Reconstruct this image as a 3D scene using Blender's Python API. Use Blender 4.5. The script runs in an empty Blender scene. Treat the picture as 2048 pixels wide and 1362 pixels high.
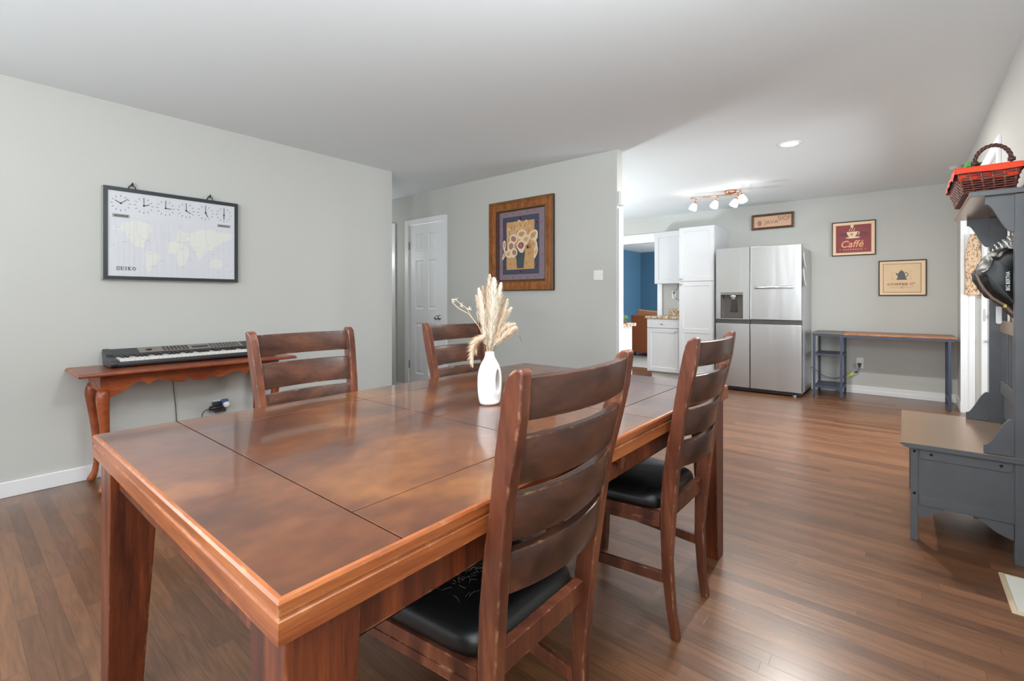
import bpy, bmesh, math, random
from mathutils import Vector, Matrix, noise as mnoise

random.seed(7)
PI = math.pi
scene = bpy.context.scene
COL = scene.collection

# ------------------------------------------------------------------ camera
CAM_H, YAW, FOC, HORIZON = 1.1439, math.radians(39.69), 945.95, 599.23
cd = bpy.data.cameras.new('camera')
cd.sensor_width = 36.0
cd.lens = 36.0 * FOC / 2048.0
cd.shift_y = (HORIZON - 681.0) / 2048.0
cd.clip_start = 0.02
cam = bpy.data.objects.new('camera', cd)
cam.location = (0, 0, CAM_H)
cam.rotation_euler = (PI / 2, 0, YAW)
COL.objects.link(cam)
scene.camera = cam

# ------------------------------------------------------------------ view, world, large lights
scene.view_settings.view_transform = 'Standard'
scene.view_settings.look = 'None'
scene.view_settings.gamma = 1.0
scene.view_settings.use_curve_mapping = False
scene.view_settings.exposure = 0.56
scene.cycles.max_bounces = 10
scene.cycles.diffuse_bounces = 6
scene.cycles.sample_clamp_indirect = 2.5
scene.cycles.caustics_reflective = False
scene.cycles.caustics_refractive = False
scene.cycles.blur_glossy = 1.0
scene.cycles.use_adaptive_sampling = False

w = bpy.data.worlds.new('daylight')
scene.world = w
w.use_nodes = True
w.node_tree.nodes['Background'].inputs[0].default_value = (0.86, 0.93, 1.0, 1)
w.node_tree.nodes['Background'].inputs[1].default_value = 1.0


def area(name, loc, target, sx, sy, power, col=(1, 1, 1), spread=PI):
    l = bpy.data.lights.new(name, 'AREA')
    l.shape = 'RECTANGLE'
    l.size, l.size_y, l.energy, l.color = sx, sy, power, col
    l.spread = spread
    o = bpy.data.objects.new(name, l)
    o.location = loc
    o.rotation_euler = (Vector(target) - Vector(loc)).to_track_quat('-Z', 'Y').to_euler()
    COL.objects.link(o)
    return o


# daylight through the two windows behind the camera, the entry and den windows
DAY = (0.88, 0.945, 1.0)
area('window_light', (-3.93, -1.75, 1.45), (0.0, -0.6, 1.2), 1.3, 1.4, 34, DAY)
area('window_light', (-0.9, -4.45, 1.45), (-1.1, 2.0, 1.35), 1.3, 1.4, 50, DAY)
area('entry_window_light', (2.3, 4.9, 1.35), (-1.0, 4.6, 1.1), 1.7, 1.7, 60, DAY, math.radians(100))
area('den_window_light', (-1.5, 10.0, 1.4), (-5.0, 10.0, 1.1), 1.8, 1.4, 150, (0.95, 0.98, 1.0))
# unseen upward fills added for the ceilings, behind camera and behind picture wall
area('ceiling_fill', (-0.2, -1.5, 0.9), (-0.2, -1.3, 3.0), 0.5, 0.5, 150, DAY)
def point_fill(name, loc, r, power, col):
    l = bpy.data.lights.new(name, 'POINT')
    l.energy, l.color, l.shadow_soft_size = power, col, r
    o = bpy.data.objects.new(name, l)
    o.location = loc
    COL.objects.link(o)
    return o


# unseen point fills added for even light, by the table and in the hall
point_fill('dining_fill', (-0.4, 0.9, 2.2), 0.14, 48, (0.92, 0.965, 1.0))  # added fill above the frame, no fixture modelled
point_fill('hall_fill', (-5.6, 3.3, 1.7), 0.1, 7, (0.95, 0.975, 1.0))  # added fill hidden in the hall to brighten the door
area('kitchen_ceiling_fill', (-4.1, 4.8, 0.95), (-3.9, 4.9, 3.0), 0.5, 0.5, 58, DAY)  # hidden fill added to brighten the kitchen ceiling

# ------------------------------------------------------------------ materials
MATS = {}


def _new(name):
    m = bpy.data.materials.new(name)
    m.use_nodes = True
    nt = m.node_tree
    return m, nt, nt.nodes['Principled BSDF']


def srgb(r, g, b):
    f = lambda c: (c / 255 / 12.92) if c / 255 <= 0.04045 else ((c / 255 + 0.055) / 1.055) ** 2.4
    return (f(r), f(g), f(b), 1)


def plain(name, col, rough=0.5, metal=0.0, var=0.06, scale=6.0, bump=0.0, spec=0.5, coat=0.0):
    """a nearly even colour with a little procedural variation"""
    if name in MATS:
        return MATS[name]
    m, nt, p = _new(name)
    tc = nt.nodes.new('ShaderNodeTexCoord')
    n = nt.nodes.new('ShaderNodeTexNoise')
    n.inputs['Scale'].default_value = scale
    n.inputs['Detail'].default_value = 4
    nt.links.new(tc.outputs['Object'], n.inputs['Vector'])
    mr = nt.nodes.new('ShaderNodeMapRange')
    mr.inputs['To Min'].default_value = 1 - var
    mr.inputs['To Max'].default_value = 1 + var
    nt.links.new(n.outputs['Fac'], mr.inputs['Value'])
    mx = nt.nodes.new('ShaderNodeVectorMath')
    mx.operation = 'SCALE'
    mx.inputs[0].default_value = col[:3]
    nt.links.new(mr.outputs[0], mx.inputs['Scale'])
    nt.links.new(mx.outputs[0], p.inputs['Base Color'])
    p.inputs['Roughness'].default_value = rough
    p.inputs['Metallic'].default_value = metal
    p.inputs['Specular IOR Level'].default_value = spec
    p.inputs['Coat Weight'].default_value = coat
    p.inputs['Coat Roughness'].default_value = 0.1
    if bump:
        b = nt.nodes.new('ShaderNodeBump')
        b.inputs['Strength'].default_value = bump
        b.inputs['Distance'].default_value = 0.002
        nt.links.new(n.outputs['Fac'], b.inputs['Height'])
        nt.links.new(b.outputs[0], p.inputs['Normal'])
    MATS[name] = m
    return m


def wood(name, cols, scale=(3, 3, 3), rough=0.25, distort=1.5, fine=0.35, detail=5, coat=0.0, bump=0.05, base=1.0, wear=0.0):
    """cols: colour ramp stops [(pos, colour)], stretched noise along the grain"""
    if name in MATS:
        return MATS[name]
    m, nt, p = _new(name)
    tc = nt.nodes.new('ShaderNodeTexCoord')
    mp = nt.nodes.new('ShaderNodeMapping')
    mp.inputs['Scale'].default_value = scale
    nt.links.new(tc.outputs['Object'], mp.inputs['Vector'])
    n = nt.nodes.new('ShaderNodeTexNoise')
    n.inputs['Scale'].default_value = base
    n.inputs['Detail'].default_value = detail
    n.inputs['Distortion'].default_value = distort
    nt.links.new(mp.outputs[0], n.inputs['Vector'])
    r = nt.nodes.new('ShaderNodeValToRGB')
    el = r.color_ramp.elements
    el[0].position, el[0].color = cols[0]
    el[1].position, el[1].color = cols[-1]
    for pos, c in cols[1:-1]:
        e = el.new(pos)
        e.color = c
    nt.links.new(n.outputs['Fac'], r.inputs['Fac'])
    n2 = nt.nodes.new('ShaderNodeTexNoise')
    n2.inputs['Scale'].default_value = base * 9
    n2.inputs['Detail'].default_value = 6
    nt.links.new(mp.outputs[0], n2.inputs['Vector'])
    mr = nt.nodes.new('ShaderNodeMapRange')
    mr.inputs['From Min'].default_value = 0.3
    mr.inputs['From Max'].default_value = 0.7
    mr.inputs['To Min'].default_value = 1 - fine
    mr.inputs['To Max'].default_value = 1 + fine * 0.6
    nt.links.new(n2.outputs['Fac'], mr.inputs['Value'])
    mx = nt.nodes.new('ShaderNodeVectorMath')
    mx.operation = 'SCALE'
    nt.links.new(r.outputs['Color'], mx.inputs[0])
    nt.links.new(mr.outputs[0], mx.inputs['Scale'])
    col_out = mx.outputs[0]
    if wear:
        g = nt.nodes.new('ShaderNodeNewGeometry')
        bv = nt.nodes.new('ShaderNodeBevel')
        bv.samples = 4
        bv.inputs['Radius'].default_value = 0.007
        dt = nt.nodes.new('ShaderNodeVectorMath')
        dt.operation = 'DOT_PRODUCT'
        nt.links.new(bv.outputs[0], dt.inputs[0])
        nt.links.new(g.outputs['Normal'], dt.inputs[1])
        n3 = nt.nodes.new('ShaderNodeTexNoise')
        n3.inputs['Scale'].default_value = 38
        n3.inputs['Detail'].default_value = 5
        nt.links.new(tc.outputs['Object'], n3.inputs['Vector'])
        ad = nt.nodes.new('ShaderNodeMath')
        ad.operation = 'MULTIPLY'
        mr2 = nt.nodes.new('ShaderNodeMapRange')
        mr2.inputs['From Min'].default_value = 0.985
        mr2.inputs['From Max'].default_value = 0.93
        nt.links.new(dt.outputs['Value'], mr2.inputs['Value'])
        mr3 = nt.nodes.new('ShaderNodeMapRange')
        mr3.inputs['From Min'].default_value = 0.54
        mr3.inputs['From Max'].default_value = 0.68
        nt.links.new(n3.outputs['Fac'], mr3.inputs['Value'])
        nt.links.new(mr2.outputs[0], ad.inputs[0])
        nt.links.new(mr3.outputs[0], ad.inputs[1])
        sc = nt.nodes.new('ShaderNodeMath')
        sc.operation = 'MULTIPLY'
        sc.inputs[1].default_value = wear
        nt.links.new(ad.outputs[0], sc.inputs[0])
        mix = nt.nodes.new('ShaderNodeMixRGB')
        mix.inputs['Color2'].default_value = srgb(205, 160, 115)
        nt.links.new(sc.outputs[0], mix.inputs['Fac'])
        nt.links.new(col_out, mix.inputs['Color1'])
        col_out = mix.outputs[0]
    nt.links.new(col_out, p.inputs['Base Color'])
    p.inputs['Roughness'].default_value = rough
    p.inputs['Coat Weight'].default_value = coat
    p.inputs['Coat Roughness'].default_value = 0.08
    if bump:
        b = nt.nodes.new('ShaderNodeBump')
        b.inputs['Strength'].default_value = bump
        b.inputs['Distance'].default_value = 0.001
        nt.links.new(n2.outputs['Fac'], b.inputs['Height'])
        nt.links.new(b.outputs[0], p.inputs['Normal'])
    MATS[name] = m
    return m


def glow(name, col, strength):
    if name in MATS:
        return MATS[name]
    m, nt, p = _new(name)
    p.inputs['Base Color'].default_value = col
    p.inputs['Emission Color'].default_value = col
    p.inputs['Emission Strength'].default_value = strength
    MATS[name] = m
    return m


def floor_mat():
    """narrow strip floor: boards run along x, every row shifted and every board toned at random"""
    m, nt, p = _new('hardwood_strip_floor')
    N, L = nt.nodes, nt.links

    def math_(op, a, b=None, c=None):
        n = N.new('ShaderNodeMath')
        n.operation = op
        for i, v in enumerate((a, b, c)):
            if v is None:
                continue
            if isinstance(v, (int, float)):
                n.inputs[i].default_value = v
            else:
                L.new(v, n.inputs[i])
        return n.outputs[0]

    def white(dim, **kw):
        n = N.new('ShaderNodeTexWhiteNoise')
        n.noise_dimensions = dim
        for k, v in kw.items():
            L.new(v, n.inputs[k])
        return n.outputs['Value']
    W, LEN = 0.057, 0.95
    tc = N.new('ShaderNodeTexCoord')
    sp = N.new('ShaderNodeSeparateXYZ')
    L.new(tc.outputs['Object'], sp.inputs[0])
    ry = math_('DIVIDE', sp.outputs['Y'], W)
    row = math_('FLOOR', ry)
    fy = math_('FRACT', ry)
    sh = white('1D', W=row)
    xx = math_('ADD', math_('DIVIDE', sp.outputs['X'], LEN), math_('MULTIPLY', sh, 7.0))
    col = math_('FLOOR', xx)
    fx = math_('FRACT', xx)
    cv = N.new('ShaderNodeCombineXYZ')
    L.new(row, cv.inputs[0])
    L.new(col, cv.inputs[1])
    rnd = white('3D', Vector=cv.outputs[0])
    # seams
    ey = math_('MULTIPLY', math_('MINIMUM', fy, math_('SUBTRACT', 1.0, fy)), W)
    ex = math_('MULTIPLY', math_('MINIMUM', fx, math_('SUBTRACT', 1.0, fx)), LEN)
    e = math_('MINIMUM', ey, ex)
    ms = N.new('ShaderNodeMapRange')
    ms.inputs['From Min'].default_value = 0.0003
    ms.inputs['From Max'].default_value = 0.0013
    L.new(e, ms.inputs['Value'])
    seam = ms.outputs[0]
    # grain, different in every board
    off = N.new('ShaderNodeCombineXYZ')
    L.new(math_('MULTIPLY', rnd, 40.0), off.inputs[0])
    L.new(math_('MULTIPLY', rnd, 13.0), off.inputs[1])
    va = N.new('ShaderNodeVectorMath')
    va.operation = 'ADD'
    L.new(tc.outputs['Object'], va.inputs[0])
    L.new(off.outputs[0], va.inputs[1])
    mp = N.new('ShaderNodeMapping')
    mp.inputs['Scale'].default_value = (2.6, 26, 1)
    L.new(va.outputs[0], mp.inputs['Vector'])
    n = N.new('ShaderNodeTexNoise')
    n.inputs['Scale'].default_value = 1.5
    n.inputs['Detail'].default_value = 6
    n.inputs['Distortion'].default_value = 1.6
    L.new(mp.outputs[0], n.inputs['Vector'])
    ramp = N.new('ShaderNodeValToRGB')
    ramp.color_ramp.elements[0].color = srgb(96, 62, 41)
    ramp.color_ramp.elements[1].color = srgb(126, 85, 57)
    L.new(rnd, ramp.inputs['Fac'])
    g = N.new('ShaderNodeMapRange')
    g.inputs['From Min'].default_value = 0.3
    g.inputs['From Max'].default_value = 0.7
    g.inputs['To Min'].default_value = 0.70
    g.inputs['To Max'].default_value = 1.22
    L.new(n.outputs['Fac'], g.inputs['Value'])
    big = N.new('ShaderNodeTexNoise')
    big.inputs['Scale'].default_value = 1.3
    L.new(tc.outputs['Object'], big.inputs['Vector'])
    bg = N.new('ShaderNodeMapRange')
    bg.inputs['To Min'].default_value = 0.85
    bg.inputs['To Max'].default_value = 1.15
    L.new(big.outputs['Fac'], bg.inputs['Value'])
    k = math_('MULTIPLY', math_('MULTIPLY', g.outputs[0], bg.outputs[0]), math_('MULTIPLY_ADD', seam, 0.45, 0.55))
    mx = N.new('ShaderNodeVectorMath')
    mx.operation = 'SCALE'
    L.new(ramp.outputs['Color'], mx.inputs[0])
    L.new(k, mx.inputs['Scale'])
    L.new(mx.outputs[0], p.inputs['Base Color'])
    L.new(math_('MULTIPLY_ADD', n.outputs['Fac'], 0.06, 0.285), p.inputs['Roughness'])
    p.inputs['Coat Weight'].default_value = 0.25
    p.inputs['Coat Roughness'].default_value = 0.22
    p.inputs['Specular IOR Level'].default_value = 0.5
    b = N.new('ShaderNodeBump')
    b.inputs['Strength'].default_value = 0.12
    b.inputs['Distance'].default_value = 0.0015
    L.new(math_('MULTIPLY_ADD', n.outputs['Fac'], 0.25, seam), b.inputs['Height'])
    L.new(b.outputs[0], p.inputs['Normal'])
    return m


def granite_mat():
    m, nt, p = _new('speckled_granite')
    tc = nt.nodes.new('ShaderNodeTexCoord')
    v = nt.nodes.new('ShaderNodeTexVoronoi')
    v.inputs['Scale'].default_value = 55
    nt.links.new(tc.outputs['Object'], v.inputs['Vector'])
    r = nt.nodes.new('ShaderNodeValToRGB')
    el = r.color_ramp.elements
    el[0].position, el[0].color = 0.0, srgb(95, 78, 62)
    el[1].position, el[1].color = 1.0, srgb(226, 212, 190)
    for pos, c in ((0.3, srgb(176, 138, 92)), (0.55, srgb(205, 186, 160)), (0.75, srgb(150, 128, 105))):
        e = el.new(pos)
        e.color = c
    sep = nt.nodes.new('ShaderNodeSeparateColor')
    nt.links.new(v.outputs['Color'], sep.inputs[0])
    nt.links.new(sep.outputs[0], r.inputs['Fac'])
    nt.links.new(r.outputs[0], p.inputs['Base Color'])
    p.inputs['Roughness'].default_value = 0.2
    return m


def steel_mat():
    m, nt, p = _new('brushed_stainless_steel')
    tc = nt.nodes.new('ShaderNodeTexCoord')
    mp = nt.nodes.new('ShaderNodeMapping')
    mp.inputs['Scale'].default_value = (3, 3, 260)
    nt.links.new(tc.outputs['Object'], mp.inputs['Vector'])
    n = nt.nodes.new('ShaderNodeTexNoise')
    n.inputs['Scale'].default_value = 1.0
    n.inputs['Detail'].default_value = 4
    nt.links.new(mp.outputs[0], n.inputs['Vector'])
    mp2 = nt.nodes.new('ShaderNodeMapping')
    mp2.inputs['Scale'].default_value = (5.0, 5.0, 0.35)
    nt.links.new(tc.outputs['Object'], mp2.inputs['Vector'])
    n2 = nt.nodes.new('ShaderNodeTexNoise')
    n2.inputs['Scale'].default_value = 1.0
    n2.inputs['Detail'].default_value = 2
    nt.links.new(mp2.outputs[0], n2.inputs['Vector'])
    mr = nt.nodes.new('ShaderNodeMapRange')
    mr.inputs['To Min'].default_value = 0.28
    mr.inputs['To Max'].default_value = 0.31
    nt.links.new(n.outputs['Fac'], mr.inputs['Value'])
    nt.links.new(mr.outputs[0], p.inputs['Roughness'])
    p.inputs['Base Color'].default_value = (0.52, 0.515, 0.51, 1)
    p.inputs['Metallic'].default_value = 1.0
    b = nt.nodes.new('ShaderNodeBump')
    b.inputs['Strength'].default_value = 0.4
    b.inputs['Distance'].default_value = 0.012
    nt.links.new(n2.outputs['Fac'], b.inputs['Height'])
    nt.links.new(b.outputs[0], p.inputs['Normal'])
    return m


def leather_mat():
    m, nt, p = _new('black_leatherette')
    tc = nt.nodes.new('ShaderNodeTexCoord')
    v = nt.nodes.new('ShaderNodeTexNoise')
    v.inputs['Scale'].default_value = 30
    v.inputs['Detail'].default_value = 6
    nt.links.new(tc.outputs['Object'], v.inputs['Vector'])
    p.inputs['Base Color'].default_value = (0.010, 0.010, 0.010, 1)
    p.inputs['Roughness'].default_value = 0.34
    b = nt.nodes.new('ShaderNodeBump')
    b.inputs['Strength'].default_value = 0.25
    b.inputs['Distance'].default_value = 0.003
    nt.links.new(v.outputs['Fac'], b.inputs['Height'])
    nt.links.new(b.outputs[0], p.inputs['Normal'])
    return m


WALL = plain('greige_wall_paint', srgb(190, 190, 185), 0.75, var=0.012, scale=3)
CEIL = plain('ceiling_paint', srgb(223, 229, 231), 0.85, var=0.012, scale=2)
WHITE = plain('white_trim_paint', srgb(232, 233, 234), 0.35, var=0.01)
CABW = plain('white_cabinet_paint', srgb(200, 201, 203), 0.35, var=0.01)
BLUE = plain('blue_wall_paint', srgb(62, 98, 124), 0.6, var=0.03, scale=2)
FLOOR = floor_mat()
GRANITE = granite_mat()
STEEL = steel_mat()
LEATHER = leather_mat()
TOPW = wood('figured_mahogany', [(0.22, srgb(60, 30, 20)), (0.42, srgb(86, 46, 27)), (0.58, srgb(112, 64, 34)), (0.78, srgb(144, 90, 44))],
            scale=(1.5, 1.1, 2), rough=0.28, distort=1.0, fine=0.24, detail=5, base=2.2, bump=0.0, coat=0.6)
EDGEW = wood('amber_edge_wood', [(0.3, srgb(126, 64, 32)), (0.5, srgb(156, 86, 44)), (0.7, srgb(180, 106, 56))],
             scale=(2, 2, 40), rough=0.3, distort=0.6, fine=0.22, base=1.2, wear=0.6)
LEGW = wood('dark_mahogany_leg', [(0.3, srgb(66, 29, 20)), (0.5, srgb(102, 49, 29)), (0.72, srgb(134, 68, 38))],
            scale=(22, 22, 1.6), rough=0.3, distort=0.8, fine=0.3, base=1.2, wear=0.5)
CHAIRW = wood('dark_cherry_chair_wood', [(0.3, srgb(72, 37, 27)), (0.5, srgb(102, 56, 39)), (0.72, srgb(134, 79, 53))],
              scale=(14, 14, 2.0), rough=0.29, distort=0.8, fine=0.2, base=1.2, wear=0.75)
SLATW = wood('dark_cherry_slat_wood', [(0.3, srgb(52, 33, 27)), (0.5, srgb(77, 48, 37)), (0.74, srgb(108, 67, 47))],
             scale=(8, 3, 8), rough=0.285, distort=1.2, fine=0.2, base=1.3, wear=0.75)
TOPW.node_tree.nodes['Principled BSDF'].inputs['Specular IOR Level'].default_value = 0.6
CONSW = wood('red_cherry_wood', [(0.3, srgb(104, 44, 20)), (0.5, srgb(134, 62, 30)), (0.7, srgb(160, 84, 42))],
             scale=(6, 2.2, 6), rough=0.285, distort=0.8, fine=0.2, base=1.4)
BLACKW = plain('worn_black_paint', srgb(80, 81, 84), 0.36, var=0.22, scale=9, bump=0.05)
DARKGREEN = plain('blackish_frame_paint', srgb(28, 38, 40), 0.4, var=0.08)
GREYMET = plain('grey_metal_side', srgb(172, 172, 172), 0.45, metal=0.3)
BLKPL = plain('black_plastic', srgb(34, 35, 38), 0.4)
DARKMETAL = plain('dark_blue_grey_metal', srgb(62, 68, 84), 0.42, metal=0.2, var=0.12)
NICKEL = plain('satin_nickel', srgb(190, 188, 184), 0.3, metal=0.95)
WPLAST = plain('white_plastic', srgb(235, 235, 233), 0.35, var=0.01)
INK = plain('black_ink', srgb(30, 30, 34), 0.6)


# ------------------------------------------------------------------ mesh builder
class MB:
    def __init__(self):
        self.V, self.F, self.M, self.S = [], [], [], []

    def add(self, vs, fs, m=0, smooth=False):
        b = len(self.V)
        self.V += [tuple(v) for v in vs]
        for f in fs:
            self.F.append([b + i for i in f])
            self.M.append(m)
            self.S.append(smooth)
        return self

    def box(self, a, b, m=0):
        x0, y0, z0 = [min(a[i], b[i]) for i in range(3)]
        x1, y1, z1 = [max(a[i], b[i]) for i in range(3)]
        return self.add([(x0, y0, z0), (x1, y0, z0), (x1, y1, z0), (x0, y1, z0), (x0, y0, z1), (x1, y0, z1), (x1, y1, z1), (x0, y1, z1)],
                        [(0, 3, 2, 1), (4, 5, 6, 7), (0, 1, 5, 4), (1, 2, 6, 5), (2, 3, 7, 6), (3, 0, 4, 7)], m)

    def hexa(self, bot, top, m=0):
        return self.add(list(bot) + list(top), [(0, 3, 2, 1), (4, 5, 6, 7), (0, 1, 5, 4), (1, 2, 6, 5), (2, 3, 7, 6), (3, 0, 4, 7)], m)

    def prism(self, poly, lo, hi, axis, m=0, smooth=False, shear=None, cap=None):
        """poly in the two other axes (x: y,z | y: x,z | z: x,y)"""
        n = len(poly)

        def pt(p, t):
            if axis == 'x':
                return (t, p[0], p[1])
            if axis == 'y':
                return (p[0], t + (shear(p[1]) if shear else 0), p[1])
            return (p[0], p[1], t)
        vs = [pt(p, lo) for p in poly] + [pt(p, hi) for p in poly]
        fs = [tuple(range(n))[::-1], tuple(range(n, 2 * n))]
        self.add(vs, fs, m if cap is None else cap, False)
        b = len(self.V) - 2 * n
        for i in range(n):
            j = (i + 1) % n
            self.F.append([b + i, b + j, b + n + j, b + n + i])
            self.M.append(m)
            self.S.append(smooth)
        return self

    def tube(self, pts, r, n=8, m=0, caps=True, closed=False, flat=1.0):
        pts = [Vector(p) for p in pts]
        k = len(pts)
        rs = r if isinstance(r, (list, tuple)) else [r] * k
        prev = None
        rings = []
        for i, p in enumerate(pts):
            if closed:
                t = pts[(i + 1) % k] - pts[i - 1]
            else:
                t = pts[min(i + 1, k - 1)] - pts[max(i - 1, 0)]
            t.normalize()
            if prev is None:
                u = t.orthogonal().normalized()
                if abs(t.z) < 0.9:
                    u = Vector((0, 0, 1)).cross(t).normalized()
            else:
                u = (prev - t * prev.dot(t)).normalized()
            prev = u
            v = t.cross(u)
            rings.append([p + (u * math.cos(2 * PI * a / n) + v * math.sin(2 * PI * a / n) * flat) * rs[i] for a in range(n)])
        vs = [q for ring in rings for q in ring]
        fs = []
        for i in range(k if closed else k - 1):
            i2 = (i + 1) % k
            for a in range(n):
                a2 = (a + 1) % n
                fs.append((i * n + a, i * n + a2, i2 * n + a2, i2 * n + a))
        self.add(vs, fs, m, True)
        if caps and not closed:
            b = len(self.V) - k * n
            self.F += [[b + a for a in range(n)][::-1], [b + (k - 1) * n + a for a in range(n)]]
            self.M += [m, m]
            self.S += [False, False]
        return self

    def lathe(self, prof, c=(0, 0, 0), n=24, axis='z', m=0, smooth=True):
        vs, fs = [], []
        for r, z in prof:
            for a in range(n):
                x, y = r * math.cos(2 * PI * a / n), r * math.sin(2 * PI * a / n)
                v = {'z': (x, y, z), 'y': (x, z, y), 'x': (z, x, y)}[axis]
                vs.append((v[0] + c[0], v[1] + c[1], v[2] + c[2]))
        k = len(prof)
        for i in range(k - 1):
            for a in range(n):
                a2 = (a + 1) % n
                fs.append((i * n + a, i * n + a2, (i + 1) * n + a2, (i + 1) * n + a))
        self.add(vs, fs, m, smooth)
        b = len(self.V) - k * n
        if prof[0][0] > 1e-6:
            self.F.append([b + a for a in range(n)]); self.M.append(m); self.S.append(False)
        if prof[-1][0] > 1e-6:
            self.F.append([b + (k - 1) * n + a for a in range(n)]); self.M.append(m); self.S.append(False)
        return self

    def build(self, name, mats, parent=None, local=False, bevel=0.0, seg=2, recalc=True, subsurf=0):
        me = bpy.data.meshes.new(name)
        me.from_pydata(self.V, [], self.F)
        if not isinstance(mats, (list, tuple)):
            mats = [mats]
        for mm in mats:
            me.materials.append(mm)
        me.polygons.foreach_set('material_index', self.M)
        me.polygons.foreach_set('use_smooth', self.S)
        if recalc:
            bm = bmesh.new()
            bm.from_mesh(me)
            bmesh.ops.remove_doubles(bm, verts=bm.verts, dist=1e-6)
            bmesh.ops.recalc_face_normals(bm, faces=bm.faces)
            bm.to_mesh(me)
            bm.free()
        me.update()
        o = bpy.data.objects.new(name, me)
        COL.objects.link(o)
        if parent is not None:
            o.parent = parent
            if not local:
                o.location = -wloc(parent)
        if bevel:
            md = o.modifiers.new('bevel', 'BEVEL')
            md.width = bevel
            md.segments = seg
            md.limit_method = 'ANGLE'
            md.angle_limit = math.radians(40)
            md.harden_normals = False
        if subsurf:
            md = o.modifiers.new('subsurf', 'SUBSURF')
            md.levels = md.render_levels = subsurf
        return o


def wloc(o):
    v = Vector(o.location)
    while o.parent:
        o = o.parent
        v = v + Vector(o.location)
    return v


def tag(o, label, cat, group=None):
    o['label'] = label
    o['category'] = cat
    o['kind'] = 'thing'
    if group:
        o['group'] = group
    return o


def thing(name, label, cat, loc=(0, 0, 0), group=None, rz=0):
    o = bpy.data.objects.new(name, None)
    o.empty_display_size = 0.1
    o.location = loc
    o.rotation_euler = (0, 0, rz)
    COL.objects.link(o)
    return tag(o, label, cat, group)


def struct(o):
    o['kind'] = 'structure'
    return o


def copy_tree(o, parent=None):
    c = o.copy()
    COL.objects.link(c)
    if parent:
        c.parent = parent
    for ch in list(o.children):
        copy_tree(ch, c)
    return c


def text(s, mat, parent, origin, right, up, wdt, hgt, name='lettering', depth=0.0006, shear=0.0, offset=0.0, spacing=1.0):
    """lettering fitted into a wdt x hgt box whose lower left corner is origin"""
    cu = bpy.data.curves.new(name, 'FONT')
    cu.body = s
    cu.shear = shear
    cu.offset = offset
    cu.space_character = spacing
    cu.resolution_u = 3
    tmp = bpy.data.objects.new('tmp_text', cu)
    COL.objects.link(tmp)
    dg = bpy.context.evaluated_depsgraph_get()
    dg.update()
    me = bpy.data.meshes.new_from_object(tmp.evaluated_get(dg))
    bpy.data.objects.remove(tmp)
    bpy.data.curves.remove(cu)
    xs = [v.co.x for v in me.vertices]
    ys = [v.co.y for v in me.vertices]
    x0, x1, y0, y1 = min(xs), max(xs), min(ys), max(ys)
    R, U = Vector(right).normalized(), Vector(up).normalized()
    N = R.cross(U)
    O = Vector(origin)
    mb = MB()
    vs = [O + R * ((v.co.x - x0) / (x1 - x0) * wdt) + U * ((v.co.y - y0) / (y1 - y0) * hgt) + N * depth for v in me.vertices]
    mb.add(vs, [tuple(p.vertices) for p in me.polygons])
    bpy.data.meshes.remove(me)
    return mb.build(name, mat, parent, recalc=False)


def panel_face(mb, x0, x1, z0, z1, y, panels, steps, m=0):
    """front face (towards -y) at y with panels [(x0,x1,z0,z1)] formed by rings of (inset, depth)"""
    xs = sorted(set([x0, x1] + [p[0] for p in panels] + [p[1] for p in panels]))
    zs = sorted(set([z0, z1] + [p[2] for p in panels] + [p[3] for p in panels]))
    for i in range(len(xs) - 1):
        for j in range(len(zs) - 1):
            cx, cz = (xs[i] + xs[i + 1]) / 2, (zs[j] + zs[j + 1]) / 2
            if any(p[0] < cx < p[1] and p[2] < cz < p[3] for p in panels):
                continue
            mb.add([(xs[i], y, zs[j]), (xs[i + 1], y, zs[j]), (xs[i + 1], y, zs[j + 1]), (xs[i], y, zs[j + 1])], [(0, 1, 2, 3)], m)
    for p in panels:
        prev = [(p[0], y, p[2]), (p[1], y, p[2]), (p[1], y, p[3]), (p[0], y, p[3])]
        for ins, dep in steps:
            cur = [(p[0] + ins, y + dep, p[2] + ins), (p[1] - ins, y + dep, p[2] + ins), (p[1] - ins, y + dep, p[3] - ins), (p[0] + ins, y + dep, p[3] - ins)]
            for k in range(4):
                k2 = (k + 1) % 4
                mb.add([prev[k], prev[k2], cur[k2], cur[k]], [(0, 1, 2, 3)], m)
            prev = cur
        mb.add(prev, [(0, 1, 2, 3)], m)


def slab_with_panels(mb, x0, x1, z0, z1, yf, yb, panels, steps, m=0):
    panel_face(mb, x0, x1, z0, z1, yf, panels, steps, m)
    mb.add([(x0, yf, z0), (x1, yf, z0), (x1, yf, z1), (x0, yf, z1), (x0, yb, z0), (x1, yb, z0), (x1, yb, z1), (x0, yb, z1)],
           [(0, 1, 5, 4), (1, 2, 6, 5), (2, 3, 7, 6), (3, 0, 4, 7), (4, 5, 6, 7)], m)


# ------------------------------------------------------------------ the room
H = 2.44
XL, XR = -4.0, 0.449
YP, YB = 3.716, 7.15


def sbox(name, a, b, m, bevel=0):
    return struct(MB().box(a, b).build(name, m, bevel=bevel))


sbox('floor', (-7, -4.8, -0.12), (3, 12.6, 0), FLOOR)
sbox('ceiling', (-7, -4.8, H), (3, 12.6, H + 0.1), CEIL)
wb = MB()
wb.box((XL - 0.12, -4.62, 0), (XL, -2.45, H)).box((XL - 0.12, -1.05, 0), (XL, 2.914, H)).box((XL - 0.12, -2.45, 0), (XL, -1.05, 0.7)).box((XL - 0.12, -2.45, 2.2), (XL, -1.05, H))
struct(wb.build('wall_left', WALL))
sbox('wall_hall', (-6.3, 2.79, 0), (XL - 0.12, 2.914, H), WALL)
sbox('wall_hall_end', (-6.4, 2.79, 0), (-6.3, 3.83, H), WALL)
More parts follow.
